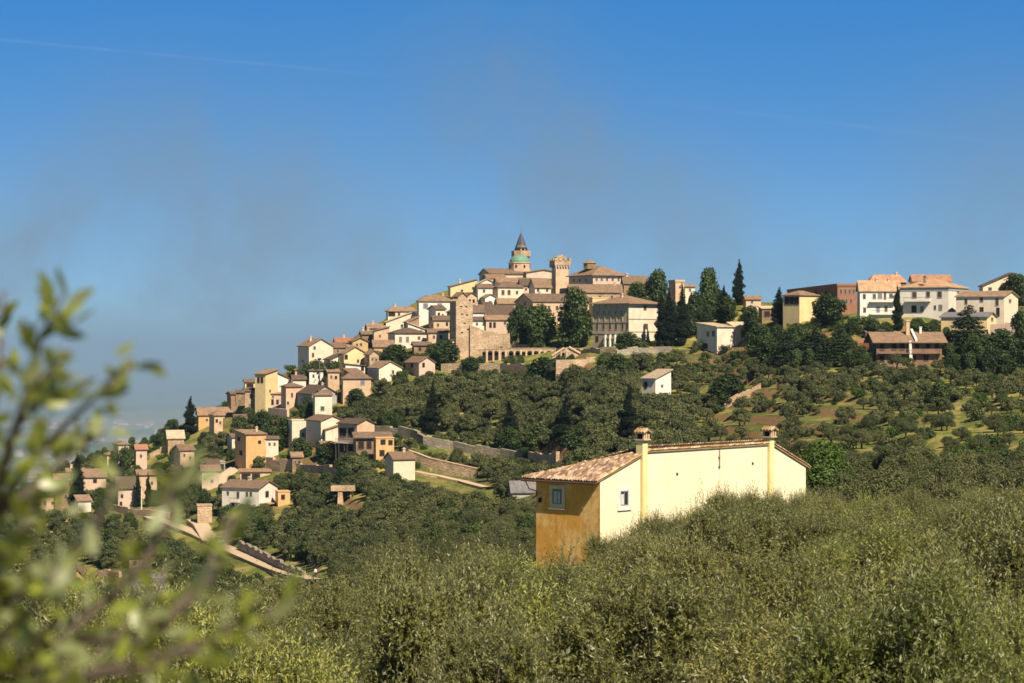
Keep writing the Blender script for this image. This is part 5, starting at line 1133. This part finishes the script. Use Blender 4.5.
# ---- the rest of the olives: one mass over the far slopes
r3 = np.random.RandomState(9); pts = []
hash_ = {}
for a, b, r in FOOT: hash_.setdefault((int(a//8), int(b//8)), []).append((a,b,r))
def free2(x, y, e):
    i, j = int(x//8), int(y//8)
    for di in (-1,0,1):
        for dj in (-1,0,1):
            for a, b, r in hash_.get((i+di,j+dj), ()):
                if (x-a)**2+(y-b)**2 < (r+e)**2: return False
    return True
Y = 176.0
while Y < 672:
    half = .33*Y+10; n = int(2*half/4.2)
    for x in np.linspace(-half, half, n):
        xx, yy = x+r3.uniform(-1.4,1.4), Y+r3.uniform(-1.4,1.4); z = float(ground(xx,yy)); px = CX+F*xx/yy; py = CY-z/yy*F
        if yy < 262 and not (px > 540 or r3.rand() < .6): continue
        dens = 1.0; sc = 1.0
        top = np.interp(px, [-100,0,100,200,300,380,450,600,700,860,1100], [515,505,470,440,392,376,370,368,362,366,366])
        if py < top: continue
        if 330 < px < 690 and py < 480: sc = 1.22
        if px > 690 and py < 486: dens = .38; sc = .72
        if 780 < px < 1000 and 425 < py < 478: dens = .30; sc = .66
        if px > 640 and py < 415: dens = .55; sc = .72
        if 300 < px < 480 and 505 < py: sc = 1.05
        if 390 < px < 520 and 436 < py < 470: dens = .85; sc = .85
        if 190 < px < 300 and 515 < py < 560: dens *= .7
        if r3.rand() > dens or not free2(xx, yy, .9*sc) or blocked(px, py-4.4*sc*F/yy, py, 4.6*sc*F/yy, yy): continue
        pts.append((xx, yy, z-.1, sc*(r3.uniform(.6,1.3) if px > 690 else r3.uniform(.75,1.2)), r3.uniform(0,6.28), 0 if yy < 400 else 1, r3.randint(4)))
    Y += 3.9
pts = np.array(pts); print('far olives', len(pts))
# the nearest of the far trees are single trees, the rest one mass with geometry nodes
order = np.argsort(pts[:,1]); vis = [i for i in order if pts[i,1] > 262 and 40 < CX+F*pts[i,0]/pts[i,1] < 1024 and CY-F*(pts[i,2]+3)/pts[i,1] < 590]
ind = vis[:max(0, 296-count)]; rest = np.ones(len(pts), bool); rest[ind] = False
for i in ind:
    x, y, z, s, a, _, v = pts[i]; px = CX+F*x/y
    lab, g = ('rounded olive tree in the hollow between near grove and hill town', 'olive trees in the hollow') if px < 640 else ('small olive tree on the terraces right of the yellow farmhouse', 'olive trees on the right terraces')
    put(MIDO[int(v)], 'olive_tree', x, y, s, s, lab, 'olive tree', g, z+.1, a)
def grove(name, P_, protos, label):
    me = bpy.data.meshes.new(name); me.vertices.add(len(P_)); me.vertices.foreach_set('co', np.ascontiguousarray(P_[:,:3], np.float32).ravel())
    for nm, typ, dat in (('scl','FLOAT',P_[:,3]),('pick','INT',P_[:,6].astype(np.int32)+4*P_[:,5].astype(np.int32))):
        at_ = me.attributes.new(nm, typ, 'POINT'); at_.data.foreach_set('value', np.ascontiguousarray(dat, np.float32 if typ == 'FLOAT' else np.int32))
    at_ = me.attributes.new('rot', 'FLOAT_VECTOR', 'POINT'); rv_ = np.zeros((len(P_),3), np.float32); rv_[:,2] = P_[:,4]; at_.data.foreach_set('vector', rv_.ravel())
    o = link(bpy.data.objects.new(name, me)); tag(o, label, 'olive grove', kind='stuff')
    ng = bpy.data.node_groups.new('grove_nodes', 'GeometryNodeTree'); ng.interface.new_socket('Geometry', in_out='INPUT', socket_type='NodeSocketGeometry'); ng.interface.new_socket('Geometry', in_out='OUTPUT', socket_type='NodeSocketGeometry')
    gi = ng.nodes.new('NodeGroupInput'); go = ng.nodes.new('NodeGroupOutput'); ip = ng.nodes.new('GeometryNodeInstanceOnPoints'); gt = ng.nodes.new('GeometryNodeGeometryToInstance')
    for pm_ in reversed(protos):
        po = bpy.data.objects.new('olive_pattern', pm_); oi = ng.nodes.new('GeometryNodeObjectInfo'); oi.inputs['Object'].default_value = po; ng.links.new(oi.outputs['Geometry'], gt.inputs[0])
    def attr(nm, dt):
        n_ = ng.nodes.new('GeometryNodeInputNamedAttribute'); n_.data_type = dt; n_.inputs[0].default_value = nm; return n_.outputs[0]
    ng.links.new(gi.outputs[0], ip.inputs['Points']); ng.links.new(gt.outputs[0], ip.inputs['Instance']); ip.inputs['Pick Instance'].default_value = True
    ng.links.new(attr('pick','INT'), ip.inputs['Instance Index']); ng.links.new(attr('rot','FLOAT_VECTOR'), ip.inputs['Rotation']); ng.links.new(attr('scl','FLOAT'), ip.inputs['Scale'])
    ng.links.new(ip.outputs[0], go.inputs[0]); md = o.modifiers.new('grove', 'NODES'); md.node_group = ng; return o
grove('olive_grove', pts[rest], MIDO+FARO, 'olive trees covering the slopes below the hill town as one grey-green mass')
SHR.sort(key=lambda q: -q[3]/q[1])
for x, y, z, s, a, mi_, lab, g in SHR[:285]: put(BUSH[mi_], 'shrub', x, y, s, s, lab, 'shrub', g, z+.1, a)
grove('undergrowth', np.array([(x,y,z,s,a,0,mi_) for x,y,z,s,a,mi_,_,_ in SHR[285:]]), BUSH, 'low scrub growing in patches between houses, walls and olives')
# ---- the out of focus olive close to the lens, rooted left of the frame
gz = float(ground(-1.25, 2.7)); nt_ = empty('olive_tree', (-1.25, 2.7, gz)); tag(nt_, 'blurred olive branch with bright leaves close to the lens at the left edge', 'olive tree')
def w3(px, py, Y): return Vector((at(px,Y), Y, zat(py,Y)))-Vector((-1.25,2.7,gz))
rn = np.random.RandomState(12)
stems = [ # polyline in pixels with distance, leaves
 ([(-130,760,2.7),(-60,640,2.7),(-10,520,2.7),(20,420,2.65),(40,340,2.6),(66,288,2.55)], 46), ([(-10,520,2.7),(35,455,2.6),(85,405,2.5),(134,362,2.45)], 34),
 ([(-60,640,2.7),(-20,480,2.9),(0,380,3.0),(4,290,3.0)], 40), ([(-10,520,2.7),(30,490,2.8),(75,450,2.9),(105,432,2.95)], 34), ([(-60,640,2.7),(10,600,2.5),(70,560,2.4),(110,500,2.4),(118,470,2.4)], 30),
 ([(-60,640,2.7),(20,640,2.6),(110,600,2.5),(170,520,2.5),(180,440,2.55)], 20), ([(20,640,2.6),(120,640,2.6),(200,590,2.7),(228,515,2.75)], 16), ([(-60,690,2.4),(60,680,2.3),(170,650,2.3),(245,630,2.35),(285,600,2.4)], 22),
 ([(-60,640,2.7),(-10,600,3.1),(20,530,3.2),(50,470,3.2)], 44), ([(-60,690,2.4),(0,640,2.2),(40,600,2.15),(60,560,2.15)], 34), ([(-60,690,2.4),(30,690,2.6),(90,660,2.7),(150,600,2.8),(165,570,2.8)], 26), ([(-10,520,2.7),(10,440,2.4),(28,390,2.35),(70,350,2.3)], 30), ([(-60,640,2.7),(0,560,2.5),(30,520,2.4)], 36), ([(-60,690,2.4),(10,672,2.2),(70,660,2.1)], 30),([(20,420,2.65),(48,395,2.6),(62,372,2.6)],22),([(-60,690,2.4),(60,640,2.5),(150,560,2.5),(172,480,2.5)],26),([(60,640,2.5),(150,640,2.45),(215,575,2.45),(236,512,2.45)],22),([(60,680,2.3),(150,668,2.3),(215,640,2.3),(252,600,2.3)],30)]
m = MB(); LP, LD, LN, LL = [], [], [], []
m.tube([(0,0,-.4),(.03,0,.4),(.1,0,.9),w3(-130,760,2.7)], [.12,.10,.07,.045], 10)
for pl_, nl in stems:
    P3 = [w3(*q) for q in pl_]; k = len(P3); m.tube(P3, [.0038*(1-i/(k-.6))+.0015 for i in range(k)], 6)
    seg = [(P3[i+1]-P3[i]).length for i in range(k-1)]; tot = sum(seg)
    cl_ = rn.rand(7)
    for i in range(int(nl*(1.25 if pl_[-1][0] < 70 else 1.15))):
        s = tot*(1-(cl_[i%7]**1.1)*.62-rn.rand()*.07); j = 0
        while j < k-2 and s > seg[j]: s -= seg[j]; j += 1
        f = min(1, s/seg[j]); p = P3[j].lerp(P3[j+1], f); d = np.array((P3[j+1]-P3[j]).normalized())
        sd_ = unit(np.cross(d, rn.normal(size=3))); dv = unit(d*.75+sd_*.85+rn.normal(size=3)*.15); off = rn.normal(size=3)*.012
        LP.append(np.array(p)+off); LD.append(dv); LN.append(unit(np.cross(dv, rn.normal(size=3)))); LL.append(rn.uniform(.024,.044))
m.build('branch', BARK, nt_, True)
LP, LD, LN, LL = map(np.array, (LP, LD, LN, LL))
YL = leafm('young_olive_leaves', (.035,.050,.008), (.43,.44,.07), (.26,.28,.13), .35, .35, .5)
V = []
side = unit(np.cross(LD, LN)); prof = [(0,.08),(.25,.8),(.5,1),(.75,.72),(1,.06)]; n = len(LP); V = np.zeros((n,10,3)); 
for i, (t_, w_) in enumerate(prof):
    c_ = LP+LD*(LL*t_)[:,None]-LN*(LL*.12*t_*t_)[:,None]; hw = (LL*.19*w_)[:,None]; V[:,2*i] = c_-side*hw; V[:,2*i+1] = c_+side*hw
Q = np.array([[2*i,2*i+1,2*i+3,2*i+2] for i in range(4)]); Q = (np.arange(n)[:,None,None]*10+Q[None]).reshape(-1,4)
o = link(bpy.data.objects.new('leaves', np_mesh('leaves', V.reshape(-1,3), Q, YL))); o.parent = nt_
# ------------------------------------------------------------------ sky, sun, air, camera
wd = bpy.data.worlds.new('World'); SC.world = wd; wd.use_nodes = True; t = wd.node_tree; t.nodes.clear()
tc = nd(t, 'ShaderNodeTexCoord'); dirv = tc.outputs['Generated']; sx = nd(t, 'ShaderNodeSeparateXYZ'); L(t, dirv, sx.inputs[0])
def mth(op, a, b=None, c=None, clamp=False):
    n = nd(t, 'ShaderNodeMath', operation=op); n.use_clamp = clamp
    for i, v in enumerate((a, b, c)):
        if v is None: continue
        if hasattr(v, 'links'): L(t, v, n.inputs[i])
        else: n.inputs[i].default_value = v
    return n.outputs[0]
zq = mth('ADD', mth('MULTIPLY', mth('MAXIMUM', sx.outputs[2], 0.0), 3.2), 0.10)      # a clear, polarised sky: deep blue low down
cb = nd(t, 'ShaderNodeCombineXYZ'); L(t, sx.outputs[0], cb.inputs[0]); L(t, sx.outputs[1], cb.inputs[1]); L(t, zq, cb.inputs[2])
nv = nd(t, 'ShaderNodeVectorMath', operation='NORMALIZE'); L(t, cb.outputs[0], nv.inputs[0])
sky = nd(t, 'ShaderNodeTexSky', sky_type='NISHITA'); sky.sun_disc = False; sky.sun_elevation = SUN_EL; sky.sun_rotation = math.atan2(SUN_H[0], SUN_H[1]); sky.altitude = 300; sky.air_density = 1.0; sky.dust_density = .6; sky.ozone_density = 2.0
L(t, nv.outputs[0], sky.inputs['Vector'])
tr_ = nd(t, 'ShaderNodeValToRGB'); el = tr_.color_ramp.elements; L(t, sx.outputs[2], tr_.inputs[0])
el[0].position = 0.0; el[0].color = rgba(TINTS[0][1]); el[1].position = 1.0; el[1].color = rgba(TINTS[-1][1])
for p_, c_ in TINTS[1:-1]: k_ = el.new(p_); k_.color = rgba(c_)
skc = mixc(t, 1.0, sky.outputs['Color'], tr_.outputs[0], 'MULTIPLY')
# thin grey smoke drifting low in the sky
iy = mth('MAXIMUM', sx.outputs[1], .05); U = mth('DIVIDE', sx.outputs[0], iy); Vv = mth('DIVIDE', sx.outputs[2], iy)
uv = nd(t, 'ShaderNodeCombineXYZ'); L(t, U, uv.inputs[0]); L(t, Vv, uv.inputs[1])
mp = nd(t, 'ShaderNodeMapping'); mp.inputs['Rotation'].default_value = (0,0,math.radians(25)); mp.inputs['Scale'].default_value = (9.5,8.0,1); mp.inputs['Location'].default_value = (3.1,1.7,.4); L(t, uv.outputs[0], mp.inputs['Vector'])
n1 = noise(t, mp.outputs[0], 1.0, 8, .6)
def blob(px, py, rx, ry):
    a = mth('DIVIDE', mth('SUBTRACT', U, (px-CX)/F), rx/F); b = mth('DIVIDE', mth('SUBTRACT', Vv, (CY-py)/F), ry/F)
    d = mth('ADD', mth('MULTIPLY', a, a), mth('MULTIPLY', b, b)); return mth('POWER', 2.718, mth('MULTIPLY', d, -1.0))
mask = None
for px, py, rx, ry, k in ((215,190,150,120,.85),(500,105,85,100,1.1),(570,170,110,70,.7),(60,300,260,120,1.0),(640,215,150,80,.6),(1010,190,110,100,.85),(830,280,200,60,.8),(330,300,240,90,.8),(200,400,300,80,.9)):
    b = mth('MULTIPLY', blob(px,py,rx,ry), k); mask = b if mask is None else mth('ADD', mask, b)
mask = mth('MINIMUM', mask, 1.0)
low = mth('MULTIPLY', mth('POWER', 2.718, mth('MULTIPLY', mth('POWER', mth('DIVIDE', mth('ABSOLUTE', Vv), .024), 2.0), -1.0)), 1.0)
smoke = mth('MULTIPLY', mask, ramp(t, n1, .24, .60), clamp=True)
sm = nd(t, 'ShaderNodeValToRGB'); e_ = sm.color_ramp.elements; L(t, mth('MULTIPLY', sx.outputs[2], 6.0), sm.inputs[0])
e_[0].position = 0.0; e_[0].color = (2.65,3.85,5.1,1); e_[1].position = .75; e_[1].color = (1.9,3.05,4.35,1)
smoke = mth('MAXIMUM', smoke, low)
c = mixc(t, mth('MULTIPLY', smoke, .9), skc, sm.outputs[0])
# two faint vapour trails
def trail(x0,y0,x1,y1,w,k):
    a0, b0, a1, b1 = (x0-CX)/F,(CY-y0)/F,(x1-CX)/F,(CY-y1)/F; l = math.hypot(a1-a0,b1-b0); ux, uy = (a1-a0)/l,(b1-b0)/l
    du, dv_ = mth('SUBTRACT', U, a0), mth('SUBTRACT', Vv, b0)
    s = mth('ADD', mth('MULTIPLY', du, ux), mth('MULTIPLY', dv_, uy)); q = mth('SUBTRACT', mth('MULTIPLY', du, uy), mth('MULTIPLY', dv_, ux))
    g = mth('POWER', 2.718, mth('MULTIPLY', mth('POWER', mth('DIVIDE', mth('ABSOLUTE', q), w/F), 2.0), -1.0)); e = mth('POWER', 2.718, mth('MULTIPLY', mth('POWER', mth('ABSOLUTE', mth('DIVIDE', mth('SUBTRACT', s, l*.5), l*.5)), 6.0), -1.0))
    return mth('MULTIPLY', mth('MULTIPLY', g, e), k)
tr = mth('ADD', trail(-60,33,370,73,1.5,.045), trail(650,100,1010,143,2.2,.022))
tr = mth('MULTIPLY', tr, mth('ADD', ramp(t, noise(t, mp.outputs[0], 6, 3), .3, .7), .35))
c = mixc(t, tr, c, (9.,9.3,10.))
bg = nd(t, 'ShaderNodeBackground'); bg.inputs['Strength'].default_value = SKY_STR; L(t, c, bg.inputs['Color']); wo = nd(t, 'ShaderNodeOutputWorld'); L(t, bg.outputs[0], wo.inputs['Surface'])
sl_ = bpy.data.lights.new('sun', 'SUN'); sl_.energy = SUN_E; sl_.angle = math.radians(.5); sl_.color = (1.0,.885,.71); so = link(bpy.data.objects.new('sun', sl_))
sd_ = Vector((SUN_H[0], SUN_H[1], math.tan(SUN_EL))).normalized(); so.rotation_euler = sd_.to_track_quat('Z','Y').to_euler(); so.location = (60,-120,160)
if HAZE > 0:
    m, tt = nt('haze_air'); v = nd(tt, 'ShaderNodeVolumePrincipled'); v.inputs['Color'].default_value = rgba(HAZE_C); v.inputs['Density'].default_value = HAZE; v.inputs['Anisotropy'].default_value = HAZE_G
    oo = nd(tt, 'ShaderNodeOutputMaterial'); L(tt, v.outputs[0], oo.inputs['Volume'])
    b = MB(); b.box(-37000, 37000, -60, 45000, -184, 46); h = b.build('haze', m); tag(h, 'thin blue-grey air between the camera and the valley', 'haze', kind='stuff')
if MIST > 0:
    m, tt = nt('valley_mist'); v = nd(tt, 'ShaderNodeVolumePrincipled'); v.inputs['Color'].default_value = rgba(MIST_C); v.inputs['Density'].default_value = MIST; v.inputs['Anisotropy'].default_value = HAZE_G
    oo = nd(tt, 'ShaderNodeOutputMaterial'); L(tt, v.outputs[0], oo.inputs['Volume'])
    b = MB(); b.box(-36000, 36000, 1500, 44500, -183, -20); h = b.build('mist', m); tag(h, 'blue-grey mist lying over the far valley floor', 'mist', kind='stuff')
cd = bpy.data.cameras.new('camera'); co_ = link(bpy.data.objects.new('camera', cd)); co_.rotation_euler = (math.radians(90),0,0)
cd.sensor_width = 36; cd.lens = F*36/1024; cd.shift_y = (CY-341.5)/1024*-1; cd.clip_start = .05; cd.clip_end = 90000
cd.dof.use_dof = True; cd.dof.focus_distance = 420; cd.dof.aperture_fstop = 6.0; cd.dof.aperture_blades = 7
SC.camera = co_
vs = SC.view_settings; SC.display_settings.display_device = 'sRGB'; vs.view_transform = 'Standard'; vs.look = 'None'; vs.gamma = 1.0; vs.use_curve_mapping = False; vs.exposure = EXPO
SC.render.engine = 'CYCLES'; cy = SC.cycles; cy.max_bounces = 6; cy.diffuse_bounces = 1; cy.glossy_bounces = 1; cy.transmission_bounces = 2; cy.volume_bounces = 1; cy.transparent_max_bounces = 4; cy.caustics_reflective = False; cy.caustics_refractive = False
cy.use_denoising = DENOISE; cy.volume_step_rate = 10.0; cy.sample_clamp_indirect = 4.0; cy.pixel_filter_type = 'BLACKMAN_HARRIS'; cy.filter_width = 1.6
print('objects', len(bpy.data.objects))
